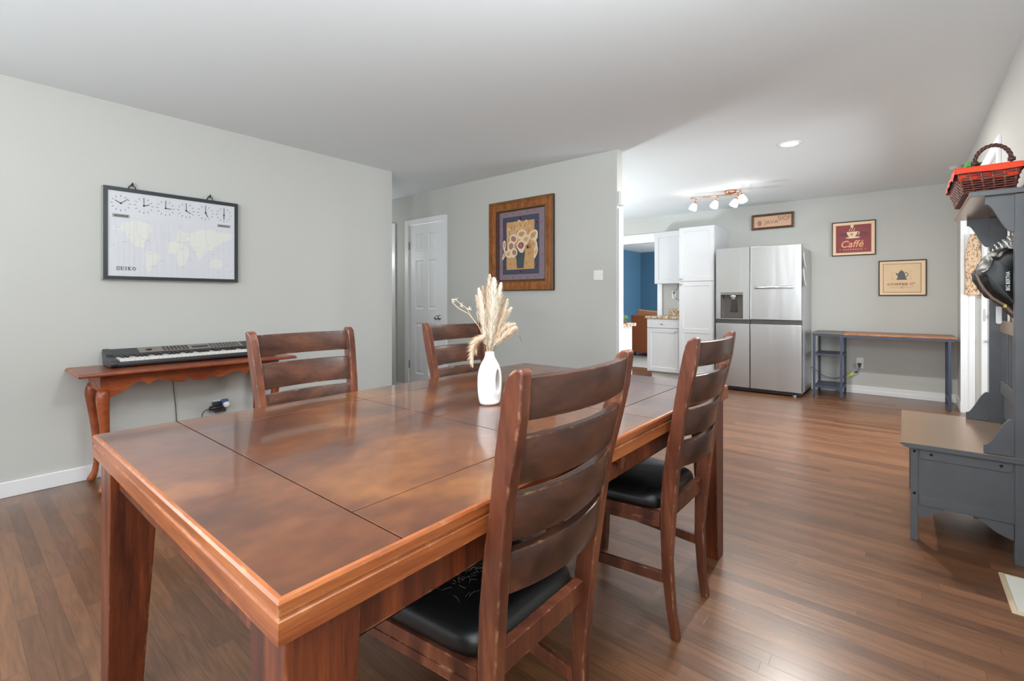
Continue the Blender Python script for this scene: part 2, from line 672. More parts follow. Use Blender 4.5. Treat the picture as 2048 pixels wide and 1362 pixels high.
# the picture wall with its door opening
wb = MB()
wb.box((-6.3, YP, 0), (-4.745, YP + 0.1, H)).box((-4.118, YP, 0), (-1.908, YP + 0.1, H)).box((-4.745, YP, 2.07), (-4.118, YP + 0.1, H))
struct(wb.build('wall_picture', WALL))
# back wall with the cased opening to the blue den
wb = MB()
wb.box((-4.9, YB, 0), (-3.95, YB + 0.12, H)).box((-2.97, YB, 0), (XR + 0.12, YB + 0.12, H)).box((-3.95, YB, 2.05), (-2.97, YB + 0.12, H))
struct(wb.build('wall_back', WALL))
sbox('wall_kitchen_left', (-4.9, YP + 0.1, 0), (-4.8, YB, H), WALL)
# right wall: solid beside the camera, wide opening to the entry, short return at the back
wb = MB()
wb.box((XR, -4.62, 0), (XR + 0.12, 4.15, H)).box((XR, 6.62, 0), (XR + 0.12, YB, H)).box((XR, 4.15, 2.06), (XR + 0.12, 6.62, H))
struct(wb.build('wall_right', WALL))
sbox('wall_entry', (XR + 0.12, 6.62, 0), (2.5, 6.74, H), WALL)
sbox('wall_entry_near', (XR + 0.12, 3.9, 0), (2.5, 4.0, H), WALL)
wb = MB()
wb.box((2.4, 4.0, 0), (2.5, 6.62, 0.45)).box((2.4, 4.0, 2.25), (2.5, 6.62, H))
struct(wb.build('wall_entry_window_side', WALL))
wb = MB()
wb.box((-4.12, -4.62, 0), (0.57, -4.5, 0.7)).box((-4.12, -4.62, 2.2), (0.57, -4.5, H))
wb.box((-4.12, -4.62, 0.7), (-1.6, -4.5, 2.2)).box((-0.2, -4.62, 0.7), (0.57, -4.5, 2.2))
struct(wb.build('wall_near', WALL))
# blue den
wb = MB()
wb.box((-5.72, YB + 0.12, 0), (-5.6, 12.3, H)).box((-5.72, 12.3, 0), (-0.9, 12.42, H)).box((-1.0, YB + 0.12, 0), (-0.9, 12.3, H)).box((-5.72, YB + 0.121, 0), (-4.9, YB + 0.2, H))
struct(wb.build('wall_den', BLUE))


def baseboard(name, poly, h=0.09):
    return


def bb(name, a, b):
    m = MB()
    m.box(a, b)
    return struct(m.build(name, WHITE, bevel=0.004))


bb('baseboard_left', (XL, -4.5, 0), (XL + 0.014, 2.914, 0.09))
bb('baseboard_picture', (-4.04, YP - 0.014, 0), (-1.908, YP, 0.09))
bb('baseboard_hall', (-5.0, YP - 0.014, 0), (-4.815, YP, 0.09))
m_ = MB().box((-0.92, YB - 0.014, 0), (XR, YB, 0.095)).box((-0.92, YB - 0.018, 0), (XR, YB, 0.05))
struct(m_.build('baseboard_back', WHITE, bevel=0.003))
bb('baseboard_right', (XR - 0.014, 6.66, 0), (XR, YB - 0.018, 0.095))

# cased end of the picture wall
m_ = MB().box((-1.908, YP + 0.012, 0), (-1.893, YP + 0.094, 1.935))
struct(m_.build('trim_1', CABW, bevel=0.003))

# casing of the den opening
m_ = MB()
m_.box((-4.05, YB - 0.02, 2.05), (-2.89, YB, 2.165)).box((-2.97, YB - 0.02, 0), (-2.89, YB, 2.05)).box((-4.05, YB - 0.02, 0), (-3.95, YB, 2.05))
m_.box((-4.06, YB - 0.03, 2.165), (-2.885, YB, 2.185))
struct(m_.build('trim_2', WHITE, bevel=0.004))

# casing of the wide opening on the right and the white corner board in the entry
m_ = MB()
m_.box((XR - 0.016, 4.07, 0), (XR, 4.15, 2.06)).box((XR - 0.016, 4.07, 2.06), (XR, 6.62, 2.14))
struct(m_.build('trim_3', WHITE, bevel=0.003))
m_ = MB()
m_.box((XR - 0.012, 6.598, 0), (0.543, 6.62, 2.06)).box((XR - 0.012, 6.590, 0), (0.465, 6.6, 2.06)).box((0.50, 6.590, 0), (0.527, 6.6, 2.06))
struct(m_.build('trim_4', WHITE, bevel=0.003))


# ------------------------------------------------------------------ doors
def hall_door():
    d = bpy.data.objects.new('door_1', None)
    d.location = (-4.43, YP, 0)
    COL.objects.link(d)
    struct(d)
    d['label'] = 'white six-panel door in the picture wall'
    x0, x1 = -4.735, -4.125
    c = MB()
    for a, b in (((-4.812, 0), (x0 - 0.005, 2.125)), ((x1 + 0.005, 0), (-4.046, 2.125)), ((x0 - 0.005, 2.065), (x1 + 0.005, 2.125))):
        c.box((a[0], YP - 0.02, a[1]), (b[0], YP + 0.001, b[1]))
    c.build('door_casing', WHITE, d, bevel=0.005)
    s = MB()
    pan = [(-4.625, -4.475, 1.735, 1.94), (-4.385, -4.235, 1.735, 1.94), (-4.625, -4.475, 1.03, 1.62), (-4.385, -4.235, 1.03, 1.62), (-4.625, -4.475, 0.24, 0.86), (-4.385, -4.235, 0.24, 0.86)]
    slab_with_panels(s, x0, x1, 0.008, 2.06, YP - 0.002, YP + 0.035, pan, [(0.010, 0.009), (0.024, 0.009), (0.042, 0.002)])
    s.build('door_slab', WHITE, d)
    k = MB()
    k.lathe([(0.0, -0.0), (0.031, 0.0), (0.031, -0.006), (0.012, -0.010), (0.011, -0.032), (0.024, -0.040), (0.028, -0.052), (0.022, -0.064), (0, -0.068)],
            c=(-4.188, YP - 0.002, 0.935), axis='y', n=20)
    k.build('door_knob', NICKEL, d)
    for z in (1.81, 0.345):
        h = MB().box((-4.744, YP - 0.010, z - 0.045), (-4.732, YP - 0.002, z + 0.045))
        h.tube([(-4.739, YP - 0.010, z - 0.048), (-4.739, YP - 0.010, z + 0.048)], 0.005, 8)
        h.build('door_hinge', plain('grey_hinge', srgb(150, 150, 148), 0.4, metal=0.6), d)
    return d


hall_door()
# second doorway casing farther down the hall
d2 = bpy.data.objects.new('door_2', None)
d2.location = (-5.4, YP, 0)
COL.objects.link(d2)
struct(d2)
c = MB()
c.box((-5.085, YP - 0.02, 0), (-5.012, YP, 2.12)).box((-5.8, YP - 0.02, 2.05), (-5.085, YP, 2.12)).box((-5.87, YP - 0.02, 0), (-5.8, YP, 2.12))
c.build('door_casing', WHITE, d2, bevel=0.005)
s = MB()
slab_with_panels(s, -5.8, -5.085, 0.008, 2.05, YP - 0.012, YP, [(-5.7, -5.5, 1.05, 1.9), (-5.38, -5.18, 1.05, 1.9), (-5.7, -5.5, 0.25, 0.88), (-5.38, -5.18, 0.25, 0.88)], [(0.010, 0.006), (0.024, 0.006), (0.042, 0.002)])
s.build('door_slab', WHITE, d2)

# entry door at the right
d3 = bpy.data.objects.new('door_3', None)
d3.location = (1.05, 6.62, 0)
COL.objects.link(d3)
struct(d3)
d3['label'] = 'white entry door with lever handle beyond the hall bench'
c = MB()
c.box((0.588, 6.60, 0), (0.632, 6.62, 2.12)).box((1.50, 6.60, 0), (1.57, 6.62, 2.12)).box((0.632, 6.60, 2.06), (1.50, 6.62, 2.12))
c.build('door_casing', WHITE, d3, bevel=0.004)
s = MB()
slab_with_panels(s, 0.636, 1.496, 0.01, 2.055, 6.604, 6.62, [(0.76, 1.37, 0.25, 0.8), (0.76, 1.37, 1.0, 1.9)], [(0.012, 0.008), (0.03, 0.008), (0.045, 0.003)])
s.build('door_slab', WHITE, d3)
k = MB()
k.lathe([(0.026, 0), (0.026, -0.008), (0.011, -0.012), (0.010, -0.045), (0, -0.046)], c=(0.672, 6.604, 0.735), axis='y', n=16)
k.tube([(0.672, 6.560, 0.735), (0.64, 6.556, 0.735), (0.605, 6.556, 0.730)], [0.009, 0.009, 0.008], 8)
k.build('lever_handle', NICKEL, d3)
MB().lathe([(0.028, 0), (0.028, -0.012), (0.018, -0.03), (0, -0.032)], c=(0.668, 6.604, 0.98), axis='y', n=16).build('deadbolt', NICKEL, d3)
MB().box((0.606, 6.594, 0.93), (0.616, 6.601, 1.05)).build('strike_plate', NICKEL, d3)

# windows behind the camera and in the entry (frames only; daylight enters here)
f = MB()
for a, b in (((-1.6, 0.7), (-1.55, 2.2)), ((-0.25, 0.7), (-0.2, 2.2)), ((-1.6, 0.7), (-0.2, 0.75)), ((-1.6, 2.15), (-0.2, 2.2)), ((-1.6, 1.43), (-0.2, 1.47))):
    f.box((a[0], -4.60, a[1]), (b[0], -4.52, b[1]))
struct(f.build('window_1', WHITE))
f = MB()
for a, b in (((-2.45, 0.7), (-2.4, 2.2)), ((-1.10, 0.7), (-1.05, 2.2)), ((-2.45, 0.7), (-1.05, 0.75)), ((-2.45, 2.15), (-1.05, 2.2)), ((-2.45, 1.43), (-1.05, 1.47))):
    f.box((XL - 0.10, a[0], a[1]), (XL - 0.02, b[0], b[1]))
struct(f.build('window_2', WHITE))
f = MB()
for y in (4.0, 4.84, 5.72, 6.56):
    f.box((2.42, y, 0.45), (2.48, y + 0.06, 2.25))
f.box((2.42, 4.0, 0.45), (2.48, 6.62, 0.5)).box((2.42, 4.0, 2.2), (2.48, 6.62, 2.25))
struct(f.build('window_3', WHITE))


# ------------------------------------------------------------------ dining table
TX0, TX1, TY0, TY1, TZ = -1.777, -0.613, 0.273, 2.266, 0.76


def dining_table():
    t = thing('dining_table', 'large dark mahogany dining table with panelled top, chairs pushed in around it', 'table', (-1.195, 1.27, 0))
    g = 0.0016
    core = MB().box((TX0 + 0.004, TY0 + 0.004, 0.702), (TX1 - 0.004, TY1 - 0.004, 0.7565))
    core.build('top_core', plain('groove_brown', srgb(50, 26, 18), 0.5), t)
    top = MB()
    e = 0.007
    xs = [TX0 + e, -1.6, -0.77, TX1 - e]
    ys = [0.473, 1.04, 1.47, 2.072]

    def pan(x0, x1, y0, y1):
        top.box((x0 + g, y0 + g, 0.7555), (x1 - g, y1 - g, TZ))
    top.box((xs[0], TY0 + e, 0.7555), (xs[3], ys[0] - g, TZ))
    top.box((xs[0], ys[3] + g, 0.7555), (xs[3], TY1 - e, TZ))
    for j in range(3):
        pan(xs[0] - g, xs[1], ys[j], ys[j + 1])
        if j == 1:
            pan(xs[1], -1.185, ys[j], ys[j + 1])
            pan(-1.185, xs[2], ys[j], ys[j + 1])
        else:
            pan(xs[1], xs[2], ys[j], ys[j + 1])
        pan(xs[2], xs[3] + g, ys[j], ys[j + 1])
    top.build('tabletop', TOPW, t, bevel=0.0008, seg=1)
    # moulded edge boards, mitred ring: profile (outset, z)
    prof = [(0.0075, TZ), (0.0025, TZ - 0.0015), (0.0, TZ - 0.006), (0.0, TZ - 0.021), (0.003, TZ - 0.0235), (0.003, TZ - 0.0265), (0.0, TZ - 0.029), (0.0, 0.7), (0.02, 0.7)]
    edge = MB()
    rings = [[(TX0 + o, TY0 + o, z), (TX1 - o, TY0 + o, z), (TX1 - o, TY1 - o, z), (TX0 + o, TY1 - o, z)] for o, z in prof]
    for a, b in zip(rings, rings[1:]):
        for k in range(4):
            k2 = (k + 1) % 4
            edge.add([a[k], a[k2], b[k2], b[k]], [(0, 1, 2, 3)])
    edge.build('edge_band', EDGEW, t)
    ap = MB()
    i = 0.035
    ap.box((TX0 + i, TY0 + i, 0.625), (TX1 - i, TY0 + i + 0.022, 0.703)).box((TX0 + i, TY1 - i - 0.022, 0.625), (TX1 - i, TY1 - i, 0.703))
    ap.box((TX0 + i, TY0 + i + 0.022, 0.625), (TX0 + i + 0.022, TY1 - i - 0.022, 0.703)).box((TX1 - i - 0.022, TY0 + i + 0.022, 0.625), (TX1 - i, TY1 - i - 0.022, 0.703))
    ap.build('apron', LEGW, t, bevel=0.002)
    # sliding rails of the butterfly leaf, seen below the right apron
    sl = MB()
    sl.box((TX1 - 0.030, 1.245, 0.672), (TX1 - 0.012, 1.272, 0.702)).box((TX1 - 0.026, 1.250, 0.655), (TX1 - 0.016, 1.267, 0.672))
    sl.build('leaf_latch', CHAIRW, t, bevel=0.002)
    q = 0.016
    for sx in (0, 1):
        for sy in (0, 1):
            ox = TX0 + q if sx == 0 else TX1 - q
            oy = TY0 + q if sy == 0 else TY1 - q
            dx, dy = (1 if sx == 0 else -1), (1 if sy == 0 else -1)
            wt, wbm = 0.115, 0.078
            l = MB()
            l.hexa([(ox, oy, 0), (ox + dx * wbm, oy, 0), (ox + dx * wbm, oy + dy * wbm, 0), (ox, oy + dy * wbm, 0)],
                   [(ox, oy, 0.702), (ox + dx * wt, oy, 0.702), (ox + dx * wt, oy + dy * wt, 0.702), (ox, oy + dy * wt, 0.702)])
            l.build('leg', LEGW, t, bevel=0.0025)
    return t


dining_table()


# ------------------------------------------------------------------ dining chairs (local +x points away from the table)
def post_profile():
    front = [(-0.005, 0.0), (-0.021, 0.10), (-0.033, 0.226), (-0.035, 0.417), (-0.024, 0.55), (-0.005, 0.67), (0.010, 0.739), (0.023, 0.821), (0.042, 0.918), (0.053, 0.968)]
    top = [(0.060, 0.994), (0.069, 1.012), (0.082, 1.022), (0.096, 1.024)]
    back = [(0.103, 1.018), (0.094, 0.94), (0.077, 0.86), (0.053, 0.761), (0.037, 0.645), (0.021, 0.50), (0.012, 0.40), (0.001, 0.265), (0.008, 0.10), (0.022, 0.0)]
    return front + top + back


def back_x(z):
    pts = [(0.0, 0.022), (0.1, 0.008), (0.265, 0.001), (0.4, 0.012), (0.5, 0.021), (0.645, 0.037), (0.761, 0.053), (0.86, 0.077), (0.94, 0.094), (1.02, 0.103)]
    for (z0, x0), (z1, x1) in zip(pts, pts[1:]):
        if z <= z1:
            return x0 + (x1 - x0) * (z - z0) / (z1 - z0)
    return pts[-1][1]


def hw(z):
    return 0.166 + 0.051 * z


def make_chair():
    c = thing('dining_chair', 'x', 'chair')
    prof = post_profile()
    for s in (-1, 1):
        p = MB()
        if s < 0:
            p.prism(prof, 0.0, 0.030, 'y', shear=lambda z: -hw(z))
        else:
            p.prism(prof, -0.030, 0.0, 'y', shear=lambda z: hw(z))
        p.build('back_post', CHAIRW, c, local=True, bevel=0.004)
    for z0, z1 in ((0.928, 1.008), (0.803, 0.898), (0.692, 0.784), (0.586, 0.672)):
        n = 16
        sl = MB()
        vs, fs = [], []
        for i in range(n + 1):
            u = -1 + 2 * i / n
            bow = 0.030 * (1 - u * u)
            for z, off in ((z0, -0.004), (z0, -0.026), (z1, -0.026), (z1, -0.004)):
                vs.append((back_x(z) + off + bow, u * (hw(z) - 0.027), z))
        for i in range(n):
            for k in range(4):
                k2 = (k + 1) % 4
                fs.append((i * 4 + k, i * 4 + k2, (i + 1) * 4 + k2, (i + 1) * 4 + k))
        fs += [(0, 1, 2, 3), (n * 4 + 3, n * 4 + 2, n * 4 + 1, n * 4)]
        sl.add(vs, fs, 0, False)
        o = sl.build('slat', SLATW, c, local=True, bevel=0.003)
        for f in o.data.polygons:
            f.use_smooth = len(f.vertices) == 4 and abs(f.normal.z) < 0.6
    # seat frame: flared towards the front
    xf, xb, wf, wbk = -0.475, -0.020, 0.235, 0.188
    fr = MB()
    for s in (-1, 1):
        fr.hexa([(xf, s * wf, 0.378), (xb - 0.015, s * wbk, 0.378), (xb - 0.015, s * (wbk - 0.022), 0.378), (xf, s * (wf - 0.022), 0.378)],
                [(xf, s * wf, 0.428), (xb - 0.015, s * wbk, 0.428), (xb - 0.015, s * (wbk - 0.022), 0.428), (xf, s * (wf - 0.022), 0.428)])
        fr.hexa([(xf + 0.02, s * (wf + 0.002), 0.378), (xb - 0.03, s * (wbk + 0.004), 0.378), (xb - 0.03, s * wbk, 0.378), (xf + 0.02, s * (wf - 0.01), 0.378)],
                [(xf + 0.02, s * (wf + 0.002), 0.398), (xb - 0.03, s * (wbk + 0.004), 0.398), (xb - 0.03, s * wbk, 0.398), (xf + 0.02, s * (wf - 0.01), 0.398)])
    fr.box((xf, -wf, 0.378), (xf + 0.022, wf, 0.428))
    fr.box((-0.03, -(hw(0.43) - 0.028), 0.402), (-0.006, hw(0.43) - 0.028, 0.452))
    fr.build('seat_frame', CHAIRW, c, local=True, bevel=0.003)
    # cushion: superellipse dome
    n, rings = 48, 9
    vs, fs = [], []

    def outline(k, a):
        cx, sy = math.cos(a), math.sin(a)
        x = abs(cx) ** 0.28 * (1 if cx > 0 else -1)
        y = abs(sy) ** 0.28 * (1 if sy > 0 else -1)
        X = (-0.253) + x * 0.222 * k
        Wd = wf - 0.004 + (wbk - wf - 0.004) * ((X + 0.475) / 0.45)
        return X, y * Wd * k
    lay = [(0.97, 0.424), (1.0, 0.432), (1.012, 0.444), (1.008, 0.456), (0.985, 0.467), (0.93, 0.476), (0.80, 0.483), (0.5, 0.489), (0.2, 0.491)]
    for k, z in lay:
        for i in range(n):
            X, Y = outline(k, 2 * PI * i / n)
            vs.append((X, Y, z))
    for j in range(len(lay) - 1):
        for i in range(n):
            i2 = (i + 1) % n
            fs.append((j * n + i, j * n + i2, (j + 1) * n + i2, (j + 1) * n + i))
    fs.append(tuple((len(lay) - 1) * n + i for i in range(n)))
    fs.append(tuple(range(n))[::-1])
    MB().add(vs, fs, 0, True).build('seat_cushion', LEATHER, c, local=True)
    for s in (-1, 1):
        l = MB()
        yc = s * 0.2135
        pf = [(-0.476, 0.0), (-0.474, 0.12), (-0.475, 0.43), (-0.437, 0.43), (-0.438, 0.25), (-0.444, 0.08), (-0.450, 0.0)]
        l.prism(pf, yc - 0.0185, yc + 0.0185, 'y')
        l.build('front_leg', CHAIRW, c, local=True, bevel=0.003)
        st = MB()
        st.hexa([(-0.445, s * 0.220, 0.185), (-0.02, s * 0.172, 0.185), (-0.02, s * 0.155, 0.185), (-0.445, s * 0.203, 0.185)],
                [(-0.445, s * 0.220, 0.22), (-0.02, s * 0.172, 0.22), (-0.02, s * 0.155, 0.22), (-0.445, s * 0.203, 0.22)])
        st.build('stretcher', CHAIRW, c, local=True, bevel=0.002)
        for xx, yy, rr in ((0.008, s * (0.166 - 0.015), 0.010), (-0.463, yc, 0.010)):
            pass
    return c


proto = make_chair()
spots = [(-0.603, 0.848, 0.0, 'dark cherry ladder-back chair nearest the camera, worn top edge, hair on its black seat'),
         (-0.600, 1.730, 0.0, 'dark cherry ladder-back chair opposite the hall bench, its back legs fully visible'),
         (-1.806, 0.945, PI, 'dark cherry ladder-back chair in front of the console table and keyboard'),
         (-1.806, 1.790, PI, 'dark cherry ladder-back chair in front of the white panel door, left of the vase')]
for i, (x, y, rz, lab) in enumerate(spots):
    o = proto if i == 0 else copy_tree(proto)
    o.location = (x, y, 0)
    o.rotation_euler = (0, 0, rz)
    o['label'] = lab
    o['group'] = 'ladder-back chairs around the dining table'

# hairs on the nearest seat
hb = MB()
rnd = random.Random(3)
for i in range(210):
    a = rnd.gauss(0, 1)
    cx, cy = -0.60 - 0.235 + rnd.gauss(0, 0.035), 0.80 + rnd.gauss(0, 0.05)
    if i > 110:
        cx, cy = -0.60 - 0.25 + rnd.uniform(-0.12, 0.12), 0.82 + rnd.uniform(-0.13, 0.13)
    ang = rnd.uniform(0, 2 * PI)
    L = rnd.uniform(0.008, 0.028)
    cv = rnd.uniform(-1.2, 1.2)
    pts = []
    for k in range(5):
        aa = ang + cv * k / 4
        cx += math.cos(aa) * L / 4
        cy += math.sin(aa) * L / 4
        pts.append((cx, cy, 0.4915 + 0.0006 * math.sin(k * 1.3)))
    hb.tube(pts, 0.00022, 3, caps=False)
o = hb.build('pet_hair', plain('pale_hair', srgb(205, 200, 192), 0.7))
tag(o, 'loose pale pet hair lying on the black seat of the nearest chair', 'hair')
o['kind'] = 'stuff'

# ------------------------------------------------------------------ vase with dried grasses
VX, VY = -1.172, 1.284
vr = Vector((math.cos(YAW + 0.45), math.sin(YAW + 0.45), 0))      # the flat side of the vase


def vase():
    t = thing('vase', 'white ceramic vase with an oval hole through its side, on the dining table', 'vase', (VX, VY, TZ))
    fwd = Vector((-vr.y, vr.x, 0))
    mb = MB()

    def P(a, z, b=0.0):
        return Vector((VX, VY, TZ)) + vr * a + fwd * b + Vector((0, 0, z))
    prof = [(0.030, 0.0), (0.0375, 0.006), (0.042, 0.02), (0.0455, 0.045), (0.047, 0.075), (0.0465, 0.10), (0.043, 0.125), (0.036, 0.145), (0.027, 0.16), (0.0195, 0.172), (0.0168, 0.182), (0.0165, 0.1935)]
    n = 48
    vs, fs = [], []
    for r, z in prof:
        for i in range(n):
            th = 2 * PI * i / n
            dp = 0.66 if 0.01 < z < 0.16 else (0.8 if z < 0.17 else 1.0)
            vs.append(P(r * math.cos(th), z, r * dp * math.sin(th)))
    for j in range(len(prof) - 1):
        for i in range(n):
            i2 = (i + 1) % n
            fs.append((j * n + i, j * n + i2, (j + 1) * n + i2, (j + 1) * n + i))
    fs += [tuple(range(n))[::-1], tuple((len(prof) - 1) * n + i for i in range(n))]
    mb.add(vs, fs, 0, True)
    body = mb.build('vase_body', plain('white_ceramic', srgb(238, 237, 236), 0.42, var=0.01), t)
    # cut the oval hole right of the middle
    cut = MB()
    ring = [(0.0225 + 0.0105 * math.cos(2 * PI * k / 32), 0.086 + 0.043 * math.sin(2 * PI * k / 32)) for k in range(32)]
    cv = [P(a, z, -0.08) for a, z in ring] + [P(a, z, 0.08) for a, z in ring]
    cf = [tuple(range(32))[::-1], tuple(range(32, 64))] + [(k, (k + 1) % 32, 32 + (k + 1) % 32, 32 + k) for k in range(32)]
    cut.add(cv, cf)
    co = cut.build('hole_cutter', MATS['white_ceramic'], t)
    bo = body.modifiers.new('hole', 'BOOLEAN')
    bo.operation = 'DIFFERENCE'
    bo.object = co
    bo.solver = 'EXACT'
    bpy.context.view_layer.update()
    dg = bpy.context.evaluated_depsgraph_get()
    me2 = bpy.data.meshes.new_from_object(body.evaluated_get(dg))
    body.modifiers.clear()
    body.data = me2
    bpy.data.objects.remove(co)
    md = body.modifiers.new('remesh', 'REMESH')
    md.mode = 'VOXEL'
    md.voxel_size = 0.0022
    md.use_smooth_shade = True
    sm = body.modifiers.new('smooth', 'SMOOTH')
    sm.factor = 0.5
    sm.iterations = 10
    return t


vase()

PAMPAS = plain('cream_pampas', srgb(250, 243, 230), 0.85, var=0.10, scale=40)
PAMPAS2 = plain('tan_pampas', srgb(216, 184, 150), 0.85, var=0.15, scale=40)
PAMPAS3 = plain('beige_pampas', srgb(236, 217, 194), 0.85, var=0.15, scale=40)
STRAW = plain('straw_stem', srgb(196, 176, 146), 0.8)
vf = Vector((-math.sin(YAW), math.cos(YAW), 0))
vc = Vector((math.cos(YAW), math.sin(YAW), 0))


def plume(a0, z0, a1, z1, dep, mat, rad, nh, seed, bend=0.0, label=None, droop=0.0):
    """a feathery dried grass plume from the vase mouth; a = sideways offset, z = height above table"""
    rnd = random.Random(seed)
    base = Vector((VX, VY, TZ + 0.155)) + vc * (a0 * 0.25)
    S = Vector((VX, VY, TZ)) + vc * a0 + vf * dep * 0.4 + Vector((0, 0, z0))
    E = Vector((VX, VY, TZ)) + vc * a1 + vf * dep + Vector((0, 0, z1))
    side = vc * bend
    root = thing('dried_grass', label, 'dried plant', tuple(base), 'dried grasses in the white vase')
    st = MB()
    path = []
    for i in range(9):
        u = i / 8
        if u < 0.45:
            path.append(base.lerp(S, u / 0.45))
        else:
            q = (u - 0.45) / 0.55
            path.append(S.lerp(E, q) + side * math.sin(PI * q) - Vector((0, 0, droop * q * q)))
    st.tube(path, [0.0012] * 6 + [0.0009] * 3, 5)
    st.build('stem', STRAW, root)
    hb = MB()
    for i in range(nh):
        q = rnd.random() ** 0.9
        c = S.lerp(E, q) + side * math.sin(PI * q) - Vector((0, 0, droop * q * q))
        d = (E - S).normalized()
        env = math.sin(PI * min(1, 0.12 + 0.86 * q)) ** 0.7
        o1 = d.orthogonal().normalized()
        o2 = d.cross(o1)
        th = rnd.uniform(0, 2 * PI)
        rdir = o1 * math.cos(th) + o2 * math.sin(th)
        L = rad * env * rnd.uniform(1.0, 2.2)
        tip = c + rdir * rad * env * rnd.uniform(0.6, 1.5) + d * L * rnd.uniform(0.7, 1.2) - Vector((0, 0, droop * 0.15))
        mid = c.lerp(tip, 0.55) + rdir * rad * 0.18
        wv = d.cross(rdir) * 0.0008
        hb.add([c - wv, c + wv, mid + wv * 0.9, mid - wv * 0.9, tip], [(0, 1, 2, 3), (3, 2, 4)], 0, False)
    hb.build('plume', mat, root, recalc=False)
    return root


pl = [
    (-0.014, 0.23, -0.040, 0.425, 0.00, PAMPAS, 0.012, 420, 0.004, 'cream pampas plume leaning left, leftmost tall plume in the white vase', 0),
    (-0.010, 0.24, -0.026, 0.432, 0.02, PAMPAS2, 0.011, 380, 0.0, 'tan pampas plume beside the leftmost cream plume in the vase', 0),
    (-0.004, 0.25, 0.000, 0.475, 0.00, PAMPAS3, 0.012, 420, 0.0, 'tallest beige pampas plume in the middle of the vase', 0),
    (0.000, 0.22, 0.017, 0.462, -0.02, PAMPAS, 0.015, 520, 0.004, 'broad cream pampas plume right of the tallest one, overlapping the picture frame', 0),
    (0.004, 0.24, 0.042, 0.445, 0.00, PAMPAS, 0.012, 420, 0.0, 'cream pampas plume with ragged tip at the right of the bunch', 0),
    (0.010, 0.24, 0.050, 0.40, 0.02, PAMPAS2, 0.010, 300, 0.0, 'tan plume behind the ragged cream plume on the right side', 0),
    (0.012, 0.24, 0.066, 0.385, 0.00, PAMPAS3, 0.009, 260, 0.006, 'thin beige plume leaning right above the drooping grasses', 0),
]
for i, (a0, z0, a1, z1, dep, mt, rad, nh, bend, lab, droop) in enumerate(pl):
    plume(a0, z0 - 0.015, a1, z1, dep, mt, rad * 1.35, int(nh * 2.2), 20 + i, bend, lab, droop)
plume(0.010, 0.225, 0.080, 0.365, 0.02, PAMPAS, 0.0150, 600, 45, -0.004, 'cream plume fanning right between the upright and the drooping plumes', 0.01)
plume(-0.008, 0.225, -0.052, 0.40, 0.03, PAMPAS3, 0.0130, 560, 46, 0.0, 'beige plume behind the leftmost cream plume', 0.0)
plume(0.012, 0.225, 0.096, 0.325, 0.01, PAMPAS3, 0.0162, 660, 41, -0.01, 'beige drooping plume at the far right of the vase, upper one', 0.03)
plume(0.012, 0.215, 0.098, 0.292, -0.02, PAMPAS3, 0.0175, 720, 42, 0.0, 'pale drooping plume at the far right of the vase, lower one', 0.01)
plume(-0.012, 0.255, -0.045, 0.245, -0.02, PAMPAS2, 0.0175, 680, 43, -0.012, 'tan drooping plume hanging left over the vase shoulder, shorter one', 0.055)
plume(-0.014, 0.26, -0.058, 0.235, -0.03, PAMPAS3, 0.0149, 600, 44, -0.014, 'beige drooping plume hanging lowest at the left of the vase', 0.085)


def twig():
    root = thing('dried_grass', 'bare pale branching twig reaching far left from the vase', 'dried plant', (VX, VY, TZ + 0.155), 'dried grasses in the white vase')

    def Q(a, z):
        return Vector((VX, VY, TZ)) + vc * a + Vector((0, 0, z))
    st = MB()
    st.tube([Q(0, 0.155), Q(-0.018, 0.235), Q(-0.040, 0.285), Q(-0.075, 0.330), Q(-0.115, 0.352), Q(-0.140, 0.376)], [0.0013] * 6, 5)
    st.tube([Q(-0.06, 0.312), Q(-0.085, 0.352), Q(-0.112, 0.372), Q(-0.126, 0.386)], 0.001, 5)
    st.tube([Q(-0.04, 0.285), Q(-0.044, 0.315), Q(-0.047, 0.340)], 0.001, 5)
    st.build('stem', STRAW, root)
    bd = MB()
    rnd = random.Random(5)
    for cx, cz, k in ((-0.075, 0.347, 14), (-0.135, 0.376, 8), (-0.124, 0.384, 8), (-0.105, 0.36, 6)):
        for i in range(k):
            p = Q(cx, cz)
            d = Vector((rnd.gauss(0, 1), rnd.gauss(0, 1), rnd.gauss(0.4, 1))).normalized()
            bd.tube([p, p + d * rnd.uniform(0.006, 0.014)], [0.0008, 0.0004], 4)
    bd.build('flower_sprays', PAMPAS, root)
    root2 = thing('dried_grass', 'thin dark twig tips poking out right of the vase', 'dried plant', (VX, VY, TZ + 0.155), 'dried grasses in the white vase')
    st = MB()
    st.tube([Q(0, 0.155), Q(0.03, 0.235), Q(0.075, 0.272), Q(0.105, 0.262), Q(0.118, 0.228)], 0.0009, 5)
    st.tube([Q(0.085, 0.27), Q(0.105, 0.25), Q(0.117, 0.25)], 0.0007, 5)
    st.tube([Q(0.05, 0.255), Q(0.058, 0.236)], 0.0007, 5)
    st.build('stem', plain('dark_twig', srgb(120, 104, 92), 0.8), root2)


twig()


